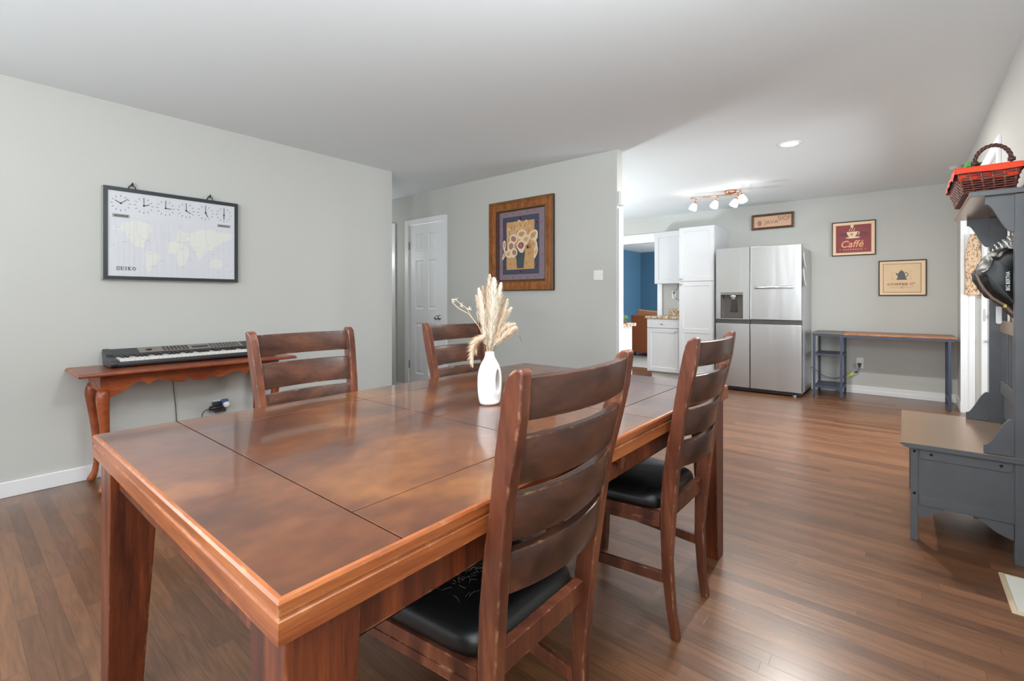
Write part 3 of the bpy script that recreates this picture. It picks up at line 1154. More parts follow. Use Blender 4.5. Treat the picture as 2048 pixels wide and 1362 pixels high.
# ------------------------------------------------------------------ world clock
def world_clock():
    t = thing('wall_clock', 'wide framed world clock with six dials over a pale world map, on the left wall', 'clock', (XL, 1.06, 1.278))
    XF = -3.955
    y0, y1, z0, z1 = 0.660, 1.457, 1.276, 1.881
    iy0, iy1, iz0, iz1 = 0.683, 1.434, 1.299, 1.856
    fr = MB()
    fr.box((XL + 0.003, y0, z0), (XF, iy0, z1)).box((XL + 0.003, iy1, z0), (XF, y1, z1)).box((XL + 0.003, iy0, z0), (XF, iy1, iz0)).box((XL + 0.003, iy0, iz1), (XF, iy1, z1))
    fr.build('frame', DARKGREEN, t)
    sd = MB()
    sd.box((XL + 0.003, y0 - 0.002, z0 - 0.002), (XF - 0.01, y0, z1 + 0.001)).box((XL + 0.003, y0 - 0.002, z0 - 0.003), (XF - 0.01, y1, z0))
    sd.build('case_side', plain('silver_case', srgb(180, 178, 172), 0.4, metal=0.5), t)
    p = MB()
    xp = XF - 0.006
    p.box((XL + 0.005, iy0, iz0), (xp, iy1, iz1), 0)
    land = [[(0.703, 1.623), (0.743, 1.622), (0.763, 1.656), (0.83, 1.67), (0.907, 1.658), (0.912, 1.605), (0.89, 1.565), (0.873, 1.536), (0.877, 1.499), (0.855, 1.492), (0.821, 1.5), (0.8, 1.535), (0.788, 1.56), (0.759, 1.593), (0.707, 1.603)],
            [(0.873, 1.462), (0.899, 1.472), (0.929, 1.466), (0.965, 1.447), (0.961, 1.425), (0.943, 1.391), (0.912, 1.373), (0.903, 1.329), (0.894, 1.308), (0.885, 1.366), (0.879, 1.419), (0.87, 1.445)],
            [(1.011, 1.538), (1.053, 1.559), (1.095, 1.546), (1.134, 1.504), (1.139, 1.476), (1.124, 1.43), (1.1, 1.383), (1.076, 1.376), (1.06, 1.409), (1.055, 1.464), (1.011, 1.467), (1.004, 1.505)],
            [(1.057, 1.609), (1.076, 1.645), (1.1, 1.625), (1.139, 1.612), (1.144, 1.573), (1.095, 1.552), (1.062, 1.56)],
            [(1.144, 1.619), (1.193, 1.647), (1.259, 1.669), (1.311, 1.648), (1.43, 1.643), (1.408, 1.599), (1.343, 1.575), (1.311, 1.536), (1.28, 1.51), (1.239, 1.501), (1.213, 1.441), (1.193, 1.44), (1.173, 1.496), (1.144, 1.528), (1.134, 1.572)],
            [(1.264, 1.421), (1.306, 1.448), (1.343, 1.438), (1.354, 1.403), (1.327, 1.378), (1.275, 1.381)]]
    for k, pl_ in enumerate(land):
        # ragged coast
        q = []
        rnd = random.Random(k)
        for i in range(len(pl_)):
            a, b = pl_[i], pl_[(i + 1) % len(pl_)]
            for u in (0, 0.33, 0.66):
                q.append((a[0] + (b[0] - a[0]) * u + rnd.uniform(-0.004, 0.004), a[1] + (b[1] - a[1]) * u + rnd.uniform(-0.004, 0.004)))
        p.add([(xp + 0.0004 + k * 0.0001, a, b) for a, b in q], [tuple(range(len(q)))], 1)
    rnd = random.Random(11)
    for i, yy in enumerate([0.693, 0.736, 0.767, 0.794, 0.819, 0.849, 0.877, 0.921, 0.945, 0.97, 0.985, 1.028, 1.06, 1.099, 1.141, 1.166, 1.226, 1.257, 1.288, 1.322, 1.359, 1.397]):
        lo, hi = 1.302, 1.678
        zk = rnd.uniform(1.46, 1.6)
        sh = rnd.choice([-0.018, 0.016, 0.02, -0.014, 0.0])
        if i in (0, 9, 21):
            lo = rnd.uniform(1.45, 1.5)
        w2 = 0.00055
        for (ya, za), (yb, zb) in (((yy, lo), (yy, zk)), ((yy, zk), (yy + sh, zk + abs(sh))), ((yy + sh, zk + abs(sh)), (yy + sh, hi))):
            p.add([(xp + 0.001, ya - w2, za), (xp + 0.001, ya + w2, za), (xp + 0.001, yb + w2, zb), (xp + 0.001, yb - w2, zb)], [(0, 1, 2, 3)], 2)
    # tiny city marks
    for ya, za in ((0.72, 1.616), (0.79, 1.572), (0.755, 1.525), (0.70, 1.50), (0.86, 1.555), (0.885, 1.545), (0.905, 1.53), (0.83, 1.49), (0.89, 1.455), (0.965, 1.41), (0.9, 1.37), (1.01, 1.56), (1.09, 1.58), (1.11, 1.60), (1.06, 1.55),
                   (1.08, 1.505), (1.13, 1.43), (1.08, 1.375), (1.16, 1.49), (1.18, 1.52), (1.2, 1.56), (1.25, 1.55), (1.27, 1.48), (1.285, 1.505), (1.3, 1.53), (1.26, 1.43), (1.31, 1.35), (1.37, 1.40), (1.4, 1.36), (1.39, 1.345)):
        L = rnd.uniform(0.012, 0.04)
        p.add([(xp + 0.0012, ya, za), (xp + 0.0012, ya + L, za), (xp + 0.0012, ya + L, za + 0.0013), (xp + 0.0012, ya, za + 0.0013)], [(0, 1, 2, 3)], 3)
    p.build('map_panel', [plain('pale_dial', srgb(204, 205, 210), 0.4, var=0.01), plain('cream_land', srgb(213, 213, 207), 0.5, var=0.02), plain('zone_line', srgb(186, 186, 192), 0.5), plain('city_mark', srgb(150, 150, 150), 0.5)], t, recalc=False)
    times = [(10, 8), (2.35, 0), (3.1, 0), (4.05, 0), (5.1, 0), (6, 0)]
    for i, (hh, mm) in enumerate(times):
        cy, cz = 0.749 + i * 0.1223, 1.777 + 0.001 * i
        f = MB()
        for k in range(12):
            a = k * PI / 6
            d = (math.sin(a), math.cos(a))
            n = (math.cos(a), -math.sin(a))
            r0, r1, wd = 0.041, 0.054, 0.0013
            f.add([(xp + 0.0014, cy + d[0] * r0 + n[0] * wd, cz + d[1] * r0 + n[1] * wd), (xp + 0.0014, cy + d[0] * r1 + n[0] * wd, cz + d[1] * r1 + n[1] * wd),
                   (xp + 0.0014, cy + d[0] * r1 - n[0] * wd, cz + d[1] * r1 - n[1] * wd), (xp + 0.0014, cy + d[0] * r0 - n[0] * wd, cz + d[1] * r0 - n[1] * wd)], [(0, 1, 2, 3)])
        face = f.build('clock_face', plain('tick_grey', srgb(74, 74, 80), 0.6), t, recalc=False)
        for nm, ang, L, wd, dx in (('hour_hand', hh * PI / 6, 0.034, 0.0023, 0.003), ('minute_hand', mm * PI / 30, 0.052, 0.0016, 0.0045)):
            hd = MB()
            d = Vector((0, math.sin(ang), math.cos(ang)))
            n = Vector((0, math.cos(ang), -math.sin(ang)))
            c = Vector((xp + dx, cy, cz))
            hd.hexa([c - n * wd - Vector((0.0005, 0, 0)), c + n * wd - Vector((0.0005, 0, 0)), c + n * wd + Vector((0.0005, 0, 0)), c - n * wd + Vector((0.0005, 0, 0))],
                    [c + d * L - n * wd * .8 - Vector((0.0005, 0, 0)), c + d * L + n * wd * .8 - Vector((0.0005, 0, 0)), c + d * L + n * wd * .8 + Vector((0.0005, 0, 0)), c + d * L - n * wd * .8 + Vector((0.0005, 0, 0))])
            hd.lathe([(0.0055, -0.0005), (0.0055, 0.0008)], c=tuple(c), axis='x', n=14)
            hd.build(nm, INK, face)
    for (ya, za, yb, zb, s) in ((0.706, 1.684, 0.795, 1.706, 'ANCHORAGE'), (1.317, 1.689, 1.405, 1.709, 'HONOLULU')):
        pm = MB().box((xp, ya, za), (xp + 0.0015, yb, zb))
        pp = pm.build('nameplate', plain('grey_plate', srgb(148, 148, 144), 0.5), t)
        text(s, INK, pp, (xp + 0.0018, ya + 0.008, za + 0.004), (0, 1, 0), (0, 0, 1), (yb - ya) - 0.016, (zb - za) - 0.008, offset=0.03)
    # slab-serif maker's lettering, drawn stroke by stroke
    L = MB()
    xo, zo, hh_, ww = 0.727, 1.340, 0.020, 0.104

    def stroke(pts, wd):
        for (a, b), (c2, d2) in zip(pts, pts[1:]):
            A, B = Vector((0, a, b)), Vector((0, c2, d2))
            n = Vector((1, 0, 0)).cross((B - A).normalized()) * wd / 2
            e = (B - A).normalized() * wd * 0.3
            L.add([Vector((xp + 0.002, yo, zo)) + q for q in (A - n - e, B - n + e, B + n + e, A + n - e)], [(0, 1, 2, 3)])
    cw = ww / 5
    t1, t2 = 0.0034, 0.0019
    for i, ch in enumerate('SEIKO'):
        yo = xo + i * cw - (0.004 if i > 2 else 0)
        w_ = cw - 0.004
        if ch == 'S':
            stroke([(w_, hh_ * .72), (w_ * .95, hh_ * .9), (w_ * .6, hh_), (w_ * .3, hh_), (w_ * .06, hh_ * .88), (w_ * .06, hh_ * .66), (w_ * .3, hh_ * .54), (w_ * .72, hh_ * .46), (w_ * .95, hh_ * .34), (w_ * .95, hh_ * .14), (w_ * .7, 0), (w_ * .35, 0), (w_ * .06, hh_ * .1), (0, hh_ * .28)], t1 * .8)
            stroke([(w_, hh_ * .7), (w_, hh_)], t2)
            stroke([(0, hh_ * .3), (0, 0)], t2)
        elif ch == 'E':
            stroke([(w_ * .25, 0), (w_ * .25, hh_)], t1)
            for z in (0, hh_):
                stroke([(0, z), (w_, z)], t2)
            stroke([(w_ * .25, hh_ * .52), (w_ * .7, hh_ * .52)], t2)
            stroke([(w_, 0), (w_, hh_ * .28)], t2)
            stroke([(w_, hh_), (w_, hh_ * .72)], t2)
            stroke([(w_ * .7, hh_ * .38), (w_ * .7, hh_ * .66)], t2)
        elif ch == 'I':
            stroke([(w_ * .45, 0), (w_ * .45, hh_)], t1)
            for z in (0, hh_):
                stroke([(w_ * .15, z), (w_ * .75, z)], t2)
        elif ch == 'K':
            stroke([(w_ * .22, 0), (w_ * .22, hh_)], t1)
            for z in (0, hh_):
                stroke([(0, z), (w_ * .45, z)], t2)
                stroke([(w_ * .65, z), (w_ * 1.12, z)], t2)
            stroke([(w_ * .9, hh_), (w_ * .3, hh_ * .42)], t2)
            stroke([(w_ * .45, hh_ * .55), (w_ * .92, 0)], t1)
        else:
            yo += 0.004
            stroke([(w_ * (.5 + .5 * math.cos(a * PI / 10)), hh_ * (.5 + .5 * math.sin(a * PI / 10))) for a in range(21)], t1 * .85)
    L.build('lettering', INK, t, recalc=False)
    for yy in (0.81, 1.269):
        hk = MB()
        pts = [(XF - 0.012, yy + 0.019 * math.cos(a), 1.881 + 0.023 * math.sin(a)) for a in [PI * k / 8 for k in range(9)]]
        hk.tube(pts, 0.004, 8)
        hk.build('hanging_loop', BLKPL, t)
    for yy, lab in ((0.81, 'small black wall screw holding the left hanging loop of the world clock'), (1.269, 'small black wall screw holding the right hanging loop of the world clock')):
        s_ = MB()
        s_.tube([(XL, yy, 1.912), (XL + 0.04, yy, 1.912), (XL + 0.042, yy, 1.924)], [0.0035, 0.0035, 0.003], 8)
        s_.lathe([(0.006, 0), (0.007, 0.004), (0, 0.006)], c=(XL + 0.04, yy, 1.912), axis='x', n=10)
        tag(s_.build('wall_screw', BLKPL), lab, 'screw')


world_clock()


# ------------------------------------------------------------------ console table, keyboard, cords
def console_table():
    t = thing('console_table', 'red cherry console table with scalloped apron and curved legs against the left wall', 'table', (-3.78, 1.1, 0))
    zt = 0.722
    mb = MB()
    pf = [(0.006, zt - 0.021), (0.0, zt - 0.016), (0.0, zt - 0.011), (0.004, zt - 0.008), (0.006, zt - 0.003), (0.012, zt)]
    x0, x1, y0, y1 = -3.985, -3.53, 0.482, 1.712
    rings = [[(x0, y0 + o, z), (x1 - o, y0 + o, z), (x1 - o, y1 - o, z), (x0, y1 - o, z)] for o, z in pf]
    for a, b in zip(rings, rings[1:]):
        for k in range(4):
            k2 = (k + 1) % 4
            mb.add([a[k], a[k2], b[k2], b[k]], [(0, 1, 2, 3)])
    mb.add(rings[0], [(3, 2, 1, 0)])
    mb.add(rings[-1], [(0, 1, 2, 3)])
    mb.build('tabletop', CONSW, t)
    half = [(0.712, 0.602), (0.722, 0.609), (0.732, 0.619), (0.746, 0.632), (0.763, 0.639), (0.778, 0.642), (0.791, 0.640), (0.806, 0.631), (0.823, 0.613), (0.836, 0.627), (0.852, 0.637), (0.874, 0.641), (0.894, 0.640), (0.924, 0.630), (0.954, 0.618),
            (0.98, 0.611), (1.005, 0.613), (1.022, 0.623), (1.034, 0.637), (1.046, 0.625), (1.06, 0.616), (1.08, 0.611), (1.103, 0.609)]
    full = [(0.59, 0.602)] + half + [(2.206 - y, z) for y, z in half[::-1][1:]] + [(1.616, 0.602)]
    ap = MB()
    ap.prism(full + [(1.616, 0.703), (0.59, 0.703)], -3.635, -3.617, 'x')
    ap.box((-3.96, 0.59, 0.602), (-3.635, 0.606, 0.703)).box((-3.96, 1.60, 0.602), (-3.635, 1.616, 0.703)).box((-3.97, 0.59, 0.64), (-3.955, 1.616, 0.703))
    ap.build('apron', CONSW, t, bevel=0.0015)
    for sx in (0, 1):
        for sy in (0, 1):
            lx = -3.642 if sx else -3.945
            ly = 0.613 if sy == 0 else 1.593
            dx, dy = (1 if sx else -0.75), (-1 if sy == 0 else 1)
            q = Vector((dx, dy, 0)) * 0.707
            if sx == 0:
                q = Vector((-0.25, dy * 0.9, 0))
            path = [(0.002, 0.612, 0.030), (0.010, 0.585, 0.033), (0.012, 0.55, 0.033), (0.007, 0.49, 0.029), (-0.002, 0.40, 0.0245), (-0.010, 0.30, 0.0205), (-0.015, 0.20, 0.017), (-0.014, 0.12, 0.0155), (-0.006, 0.06, 0.017), (0.006, 0.03, 0.021), (0.016, 0.014, 0.022), (0.018, 0.004, 0.014)]
            l = MB()
            l.tube([Vector((lx, ly, z)) + q * o for o, z, r in path], [r for o, z, r in path], 16)
            # shoulder block behind the knee under the apron
            s = 1 if sy == 0 else -1
            if sx:
                l.prism([(ly, 0.612), (ly + s * 0.098, 0.606), (ly + s * 0.085, 0.59), (ly + s * 0.05, 0.578), (ly + s * 0.02, 0.56), (ly, 0.555)], lx - 0.018, lx + 0.022, 'x', smooth=False)
            l.build('leg', CONSW, t)
    return t


console_table()


def keyboard():
    t = thing('electronic_keyboard', 'black electronic piano keyboard lying on the cherry console table', 'keyboard', (-3.86, 1.15, 0.722))
    y0, y1 = 0.655, 1.640
    b = MB()
    prof = [(-3.72, 0.728), (-3.712, 0.740), (-3.714, 0.757), (-3.722, 0.762), (-3.845, 0.772), (-3.855, 0.792), (-3.955, 0.822), (-3.968, 0.818), (-3.972, 0.80), (-3.945, 0.728)]
    b.prism(prof, y0 + 0.035, y1 - 0.035, 'y')
    for s, ya, yb in ((1, y0, y0 + 0.036), (-1, y1 - 0.036, y1)):
        pe = [(-3.725, 0.728), (-3.707, 0.742), (-3.709, 0.762), (-3.722, 0.770), (-3.84, 0.783), (-3.853, 0.796), (-3.955, 0.826), (-3.970, 0.822), (-3.976, 0.80), (-3.945, 0.728)]
        b.prism(pe, ya, yb, 'y')
    b.build('body', plain('charcoal_plastic', srgb(47, 47, 50), 0.38, var=0.05), t, bevel=0.004)
    ka, kb = y0 + 0.045, y1 - 0.045
    nk = 36
    kw = (kb - ka) / nk
    IV = plain('ivory_keys', srgb(226, 224, 218), 0.35, var=0.01)
    for i in range(nk):
        k = MB()
        k.box((-3.838, ka + i * kw + 0.0004, 0.760), (-3.718, ka + (i + 1) * kw - 0.0006, 0.7785))
        k.build('white_key', IV, t, bevel=0.001, seg=1)
    for i in range(nk):
        if i % 7 in (0, 1, 3, 4, 5):
            yc = ka + (i + 1) * kw
            k = MB()
            k.hexa([(-3.838, yc - 0.0058, 0.777), (-3.765, yc - 0.0058, 0.777), (-3.765, yc + 0.0058, 0.777), (-3.838, yc + 0.0058, 0.777)],
                   [(-3.838, yc - 0.0048, 0.790), (-3.772, yc - 0.0048, 0.788), (-3.772, yc + 0.0048, 0.788), (-3.838, yc + 0.0048, 0.790)])
            k.build('black_key', BLKPL, t)
    # control panel on the sloping back
    def slope(u):
        return (-3.858 - 0.095 * u, 0.7935 + 0.0285 * u)
    p = MB()
    (xa, za), (xb, zb) = slope(0.05), slope(0.95)
    ya, yb = 0.83, 1.46
    p.hexa([(xa, ya, za), (xb, ya, zb), (xb, yb, zb), (xa, yb, za)], [(xa, ya, za + 0.002), (xb, ya, zb + 0.002), (xb, yb, zb + 0.002), (xa, yb, za + 0.002)])
    pan = p.build('control_panel', plain('taupe_panel', srgb(132, 122, 114), 0.4), t)
    for col in range(7):
        for row in range(3):
            x, z = slope(0.25 + 0.25 * row)
            yy = 0.965 + col * 0.022
            MB().box((x - 0.008, yy, z), (x + 0.008, yy + 0.012, z + 0.005)).build('button', BLKPL, pan)
    for col in range(9):
        for row in range(3):
            x, z = slope(0.22 + 0.26 * row)
            yy = 1.25 + col * 0.022
            MB().box((x - 0.006, yy, z), (x + 0.006, yy + 0.011, z + 0.005)).build('button', BLKPL, pan)
    x, z = slope(0.45)
    MB().lathe([(0.016, 0), (0.015, 0.009), (0, 0.010)], c=(x, 0.885, z), n=18).build('dial', BLKPL, pan)
    x0_, z0_ = slope(0.3)
    x1_, z1_ = slope(0.6)
    MB().hexa([(x0_, 1.135, z0_), (x1_, 1.135, z1_), (x1_, 1.235, z1_), (x0_, 1.235, z0_)], [(x0_, 1.135, z0_ + .004), (x1_, 1.135, z1_ + .004), (x1_, 1.235, z1_ + .004), (x0_, 1.235, z0_ + .004)]).build('display', plain('dark_screen', srgb(22, 24, 26), 0.15), pan)
    for yy in (0.72, 1.57):
        for xx in (-3.74, -3.93):
            MB().lathe([(0.012, 0.722), (0.012, 0.729)], c=(xx, yy, 0), n=12).build('foot', BLKPL, t)
    return t


kb_root = keyboard()

cb = MB()
cb.tube([(-3.975, 1.05, 0.74), (-3.985, 1.045, 0.66), (-3.992, 1.047, 0.55), (-3.993, 1.052, 0.48), (-3.994, 1.062, 0.38), (-3.994, 1.067, 0.3), (-3.992, 1.07, 0.12), (-3.975, 1.08, 0.006), (-3.95, 1.2, 0.006)], 0.0028, 6)
cb.build('power_cord', plain('grey_cord', srgb(72, 72, 72), 0.5), kb_root)['label'] = 'thin dark cord hanging down the wall'

o = thing('wall_outlet', 'white outlet low on the left wall behind the black adapters', 'outlet', (XL, 1.34, 0.36))
MB().box((XL, 1.300, 0.290), (XL + 0.006, 1.376, 0.385)).build('cover_plate', WPLAST, o, bevel=0.002)
o = thing('power_adapter', 'cluster of black power adapters plugged in low on the left wall', 'adapter', (XL + 0.006, 1.33, 0.34))
a = MB()
a.box((XL + 0.006, 1.296, 0.300), (XL + 0.052, 1.372, 0.338)).box((XL + 0.006, 1.290, 0.338), (XL + 0.045, 1.350, 0.378))
a.build('adapter_block', plain('adapter_black', srgb(42, 44, 50), 0.4), o, bevel=0.004)
a = MB()
a.tube([(XL + 0.05, 1.262, 0.338), (XL + 0.055, 1.34, 0.338)], 0.017, 12)
a.build('barrel_plug', BLKPL, o)
a = MB()
a.tube([(XL + 0.05, 1.264, 0.338), (XL + 0.045, 1.235, 0.33), (XL + 0.04, 1.218, 0.308), (XL + 0.03, 1.216, 0.27), (XL + 0.012, 1.215, 0.14), (XL + 0.03, 1.215, 0.005)], 0.0028, 6)
a.build('cord', BLKPL, o)
o = thing('air_freshener', 'white and blue plug-in beside the black adapters', 'air freshener', (XL + 0.05, 1.375, 0.36))
a = MB()
a.lathe([(0.0, 0), (0.022, 0.002), (0.025, 0.02), (0.016, 0.034), (0, 0.036)], c=(XL + 0.045, 1.372, 0.355), axis='x', n=16)
a.build('body', WPLAST, o)
MB().box((XL + 0.045, 1.335, 0.372), (XL + 0.072, 1.383, 0.396)).build('refill', plain('blue_refill', srgb(70, 90, 150), 0.3), o, bevel=0.006)


# ------------------------------------------------------------------ framed pictures
def ring_frame(mb, x0, x1, z0, z1, ywall, prof, m=0):
    """mitred frame on a wall facing -y; prof = (inset, depth from the wall)"""
    rings = [[(x0 + o, ywall - d, z0 + o), (x1 - o, ywall - d, z0 + o), (x1 - o, ywall - d, z1 - o), (x0 + o, ywall - d, z1 - o)] for o, d in prof]
    for a, b in zip(rings, rings[1:]):
        for k in range(4):
            k2 = (k + 1) % 4
            mb.add([a[k], a[k2], b[k2], b[k]], [(0, 1, 2, 3)], m)


def ellipse(mb, y, cx, cz, rx, rz, m, rot=0.0, n=20):
    pts = []
    for i in range(n):
        a = 2 * PI * i / n
        u, v = rx * math.cos(a), rz * math.sin(a)
        pts.append((cx + u * math.cos(rot) - v * math.sin(rot), y, cz + u * math.sin(rot) + v * math.cos(rot)))
    mb.add(pts, [tuple(range(n))], m)


def rect(mb, y, x0, x1, z0, z1, m):
    mb.add([(x0, y, z0), (x1, y, z0), (x1, y, z1), (x0, y, z1)], [(0, 1, 2, 3)], m)


def flower_picture():
    t = thing('framed_picture', 'large gilt-edged wooden frame with a calla lily still life, beside the panel door', 'picture', (-2.965, YP, 1.235))
    x0, x1, z0, z1 = -3.375, -2.555, 1.234, 2.150
    fr = MB()
    ring_frame(fr, x0, x1, z0, z1, YP, [(0.0, 0.0), (0.0, 0.032), (0.008, 0.036)], 1)
    ring_frame(fr, x0, x1, z0, z1, YP, [(0.008, 0.036), (0.022, 0.034), (0.024, 0.028), (0.05, 0.030), (0.085, 0.024), (0.088, 0.026)], 0)
    ring_frame(fr, x0, x1, z0, z1, YP, [(0.088, 0.026), (0.100, 0.024), (0.104, 0.014), (0.112, 0.012)], 1)
    # beaded moulding
    for ins, r, step in ((0.012, 0.005, 0.018), (0.094, 0.0045, 0.015)):
        a, b, c_, d_ = x0 + ins, x1 - ins, z0 + ins, z1 - ins
        for i in range(int((b - a) / step)):
            for zz in (c_, d_):
                xx = a + (i + .5) * step
                fr.box((xx - r, YP - 0.040 if ins < .05 else YP - 0.030, zz - r * .8), (xx + r * .4, YP - 0.02, zz + r * .8), 2)
        for i in range(int((d_ - c_) / step)):
            for xx in (a, b):
                zz = c_ + (i + .5) * step
                fr.box((xx - r * .8, YP - 0.040 if ins < .05 else YP - 0.030, zz - r), (xx + r * .8, YP - 0.02, zz + r * .4), 2)
    fr.build('frame', [wood('honey_frame_wood', [(0.3, srgb(112, 62, 20)), (0.55, srgb(146, 86, 34)), (0.75, srgb(170, 104, 44))], scale=(6, 6, 2), rough=0.35, base=2, fine=0.3),
                       plain('dark_gilt', srgb(82, 58, 32), 0.45, metal=0.2, var=0.2, scale=60), plain('gilt_beads', srgb(148, 112, 64), 0.4, metal=0.4, var=0.3, scale=90)], t)
    c = MB()
    y = YP - 0.012
    rect(c, y, x0 + 0.105, x1 - 0.105, z0 + 0.105, z1 - 0.105, 0)          # mauve border
    L, R, B, T = x0 + 0.105, x1 - 0.105, z0 + 0.105, z1 - 0.105
    W, Hh = R - L, T - B
    q = lambda u, v: (L + u * W, B + v * Hh)
    d = 0.0005

    def rr(u0, u1, v0, v1, m, k):
        rect(c, y - d * k, L + u0 * W, L + u1 * W, B + v0 * Hh, B + v1 * Hh, m)
    rr(0.0, 0.05, 0.0, 1.0, 6, 1)                                            # dark sliver at the left edge
    rr(0.12, 0.885, 0.085, 0.915, 1, 1)                                       # navy band
    rr(0.205, 0.79, 0.155, 0.84, 2, 2)                                        # tan ground
    for u, v, r in ((0.5, 0.88, .03), (0.5, 0.12, .03), (0.16, 0.75, .028), (0.16, 0.2, .028), (0.84, 0.8, .028), (0.84, 0.2, .028)):
        for k in range(5):
            a = k * 2 * PI / 5
            x, z = q(u, v)
            ellipse(c, y - d * 3, x + r * .35 * W * math.cos(a), z + r * .5 * W * math.sin(a), r * .5 * W, r * .5 * W, 5, n=8)
    for u in (0.2, 0.35, 0.5, 0.65, 0.8):
        for v in (0.04, 0.96):
            x, z = q(u, v)
            ellipse(c, y - d * 3, x, z, 0.012, 0.009, 5, n=8)
    for v in (0.2, 0.35, 0.5, 0.65, 0.8):
        for u in (0.07, 0.94):
            x, z = q(u, v)
            ellipse(c, y - d * 3, x, z, 0.008, 0.012, 5, n=8)
    # vase
    vs = [q(0.43, 0.17), q(0.57, 0.17), q(0.60, 0.42), q(0.58, 0.46), q(0.42, 0.46), q(0.40, 0.42)]
    c.add([(a, y - d * 4, b) for a, b in vs], [tuple(range(6))], 3)
    # mottled patches on the tan ground
    rnd = random.Random(21)
    for k in range(26):
        u, v = rnd.uniform(0.24, 0.76), rnd.uniform(0.18, 0.81)
        x, z = q(u, v)
        ellipse(c, y - d * 2.5, x, z, rnd.uniform(.008, .02), rnd.uniform(.008, .025), rnd.choice([10, 11]), rnd.uniform(0, 3), n=9)

    def lily(u, v, rx, rz, rot, outer, inner, k):
        """a spathe with a pointed lip, an inner throat and a small spadix"""
        x, z = q(u, v)

        def shape(f, sx, sz, tip):
            pts = []
            for i in range(22):
                a = 2 * PI * i / 22 - PI / 2
                r = 1 + tip * max(0.0, math.cos(a + PI / 2)) ** 6
                px, pz = sx * math.cos(a) * r, sz * math.sin(a) * r
                pts.append((x + px * math.cos(rot) - pz * math.sin(rot), y - d * f, z + px * math.sin(rot) + pz * math.cos(rot)))
            return pts
        c.add(shape(k, rx * W, rz * W, 0.55), [tuple(range(22))], outer)
        c.add(shape(k + .2, rx * W * .68, rz * W * .6, 0.2), [tuple(range(22))], inner)
        ellipse(c, y - d * (k + .35), x, z - .002, rx * W * .13, rz * W * .34, 10, rot, n=8)
    back = [(.27, .68, .045, .10, .35), (.38, .76, .04, .10, -.2), (.5, .79, .045, .09, .5), (.60, .77, .04, .10, -.4), (.68, .69, .05, .10, -.3), (.44, .68, .05, .09, .2), (.74, .53, .07, .09, .8), (.27, .58, .05, .08, .5)]
    for i, (u, v, rx, rz, rot) in enumerate(back):
        lily(u, v, rx, rz, rot, 9 if i % 3 == 1 else 11, 2, 5 + i * .5)
    front = [(.36, .595, .085, .075, -.5, 7), (.53, .655, .10, .065, .1, 2), (.77, .625, .10, .07, .6, 2), (.62, .575, .09, .065, .4, 11), (.31, .495, .075, .085, -.35, 7), (.52, .495, .092, .085, .2, 5), (.78, .50, .07, .08, .5, 11), (.25, .385, .065, .06, .9, 11), (.38, .40, .07, .065, -.5, 7), (.83, .39, .035, .075, -.3, 11), (.165, .52, .035, .075, 0, 9), (.17, .38, .03, .07, -.5, 9)]
    for i, (u, v, rx, rz, rot, inner) in enumerate(front):
        lily(u, v, rx, rz, rot, 4, inner, 10 + i * .55)
    # palm fan at the right
    for k in range(7):
        a = -0.5 + k * 0.17
        x, z = q(0.62, 0.44)
        ellipse(c, y - d * 19, x + 0.07 * math.cos(a + .5), z + 0.07 * math.sin(a + .5), 0.06, 0.007, 2, a + .5, n=8)
    c.build('print', [plain('mauve_mat', srgb(128, 112, 122), 0.6, var=0.15, scale=40), plain('navy_band', srgb(62, 66, 84), 0.6, var=0.2, scale=40), plain('tan_ground', srgb(192, 148, 98), 0.6, var=0.2, scale=30), plain('teal_vase', srgb(62, 74, 78), 0.6, var=0.15, scale=40),
                      plain('lily_cream', srgb(226, 204, 172), 0.6, var=0.1, scale=40), plain('rose_pink', srgb(150, 78, 92), 0.6, var=0.2, scale=60), plain('plum_edge', srgb(78, 38, 52), 0.6), plain('lily_heart', srgb(158, 118, 112), 0.6), plain('leaf_umber', srgb(146, 112, 80), 0.6), plain('bud_peach', srgb(206, 160, 130), 0.6), plain('ochre_patch', srgb(170, 124, 76), 0.6), plain('warm_cream', srgb(210, 174, 130), 0.6)], t, recalc=False)
    return t


flower_picture()


def poster(name, label, x0, x1, z0, z1, border, frame_mat, mats, draw, depth=0.02):
    t = thing(name, label, 'picture', ((x0 + x1) / 2, YB, z0))
    fr = MB()
    ring_frame(fr, x0, x1, z0, z1, YB, [(0, 0), (0, depth), (border * .4, depth + 0.002), (border, depth - 0.002), (border, depth - 0.010)])
    fr.build('frame', frame_mat, t)
    c = MB()
    y = YB - depth + 0.010
    rect(c, y, x0 + border * .9, x1 - border * .9, z0 + border * .9, z1 - border * .9, 0)
    draw(c, y)
    pr = c.build('print', mats, t, recalc=False)
    return t, pr, y


BRF = wood('brown_frame_wood', [(0.3, srgb(62, 34, 18)), (0.7, srgb(98, 58, 34))], scale=(5, 5, 5), rough=0.35, base=3)
BLF = plain('dark_thin_frame', srgb(52, 38, 28), 0.4)


def jsign(c, y):
    ellipse(c, y - .0006, -1.525, 2.185, 0.026, 0.036, 1)
    rect(c, y - .0004, -1.545, -1.505, 2.148, 2.16, 1)


t, pr, y = poster('framed_sign', 'long narrow brown-framed sign with faded shop lettering high above the refrigerator', -1.624, -1.115, 2.096, 2.303, 0.030, BRF,
                  [plain('aged_pink_paper', srgb(214, 172, 140), 0.5, var=0.06, scale=12), plain('faded_plum', srgb(170, 118, 110), 0.6)], jsign)
FADE = plain('faded_print_brown', srgb(140, 104, 82), 0.6)
text('JAVA', FADE, pr, (-1.47, y - .001, 2.152), (1, 0, 0), (0, 0, 1), 0.17, 0.062, depth=0)
text('SHOP', FADE, pr, (-1.305, y - .001, 2.198), (1, 0, 0), (0, 0, 1), 0.145, 0.062, depth=0)
t['category'] = 'sign'


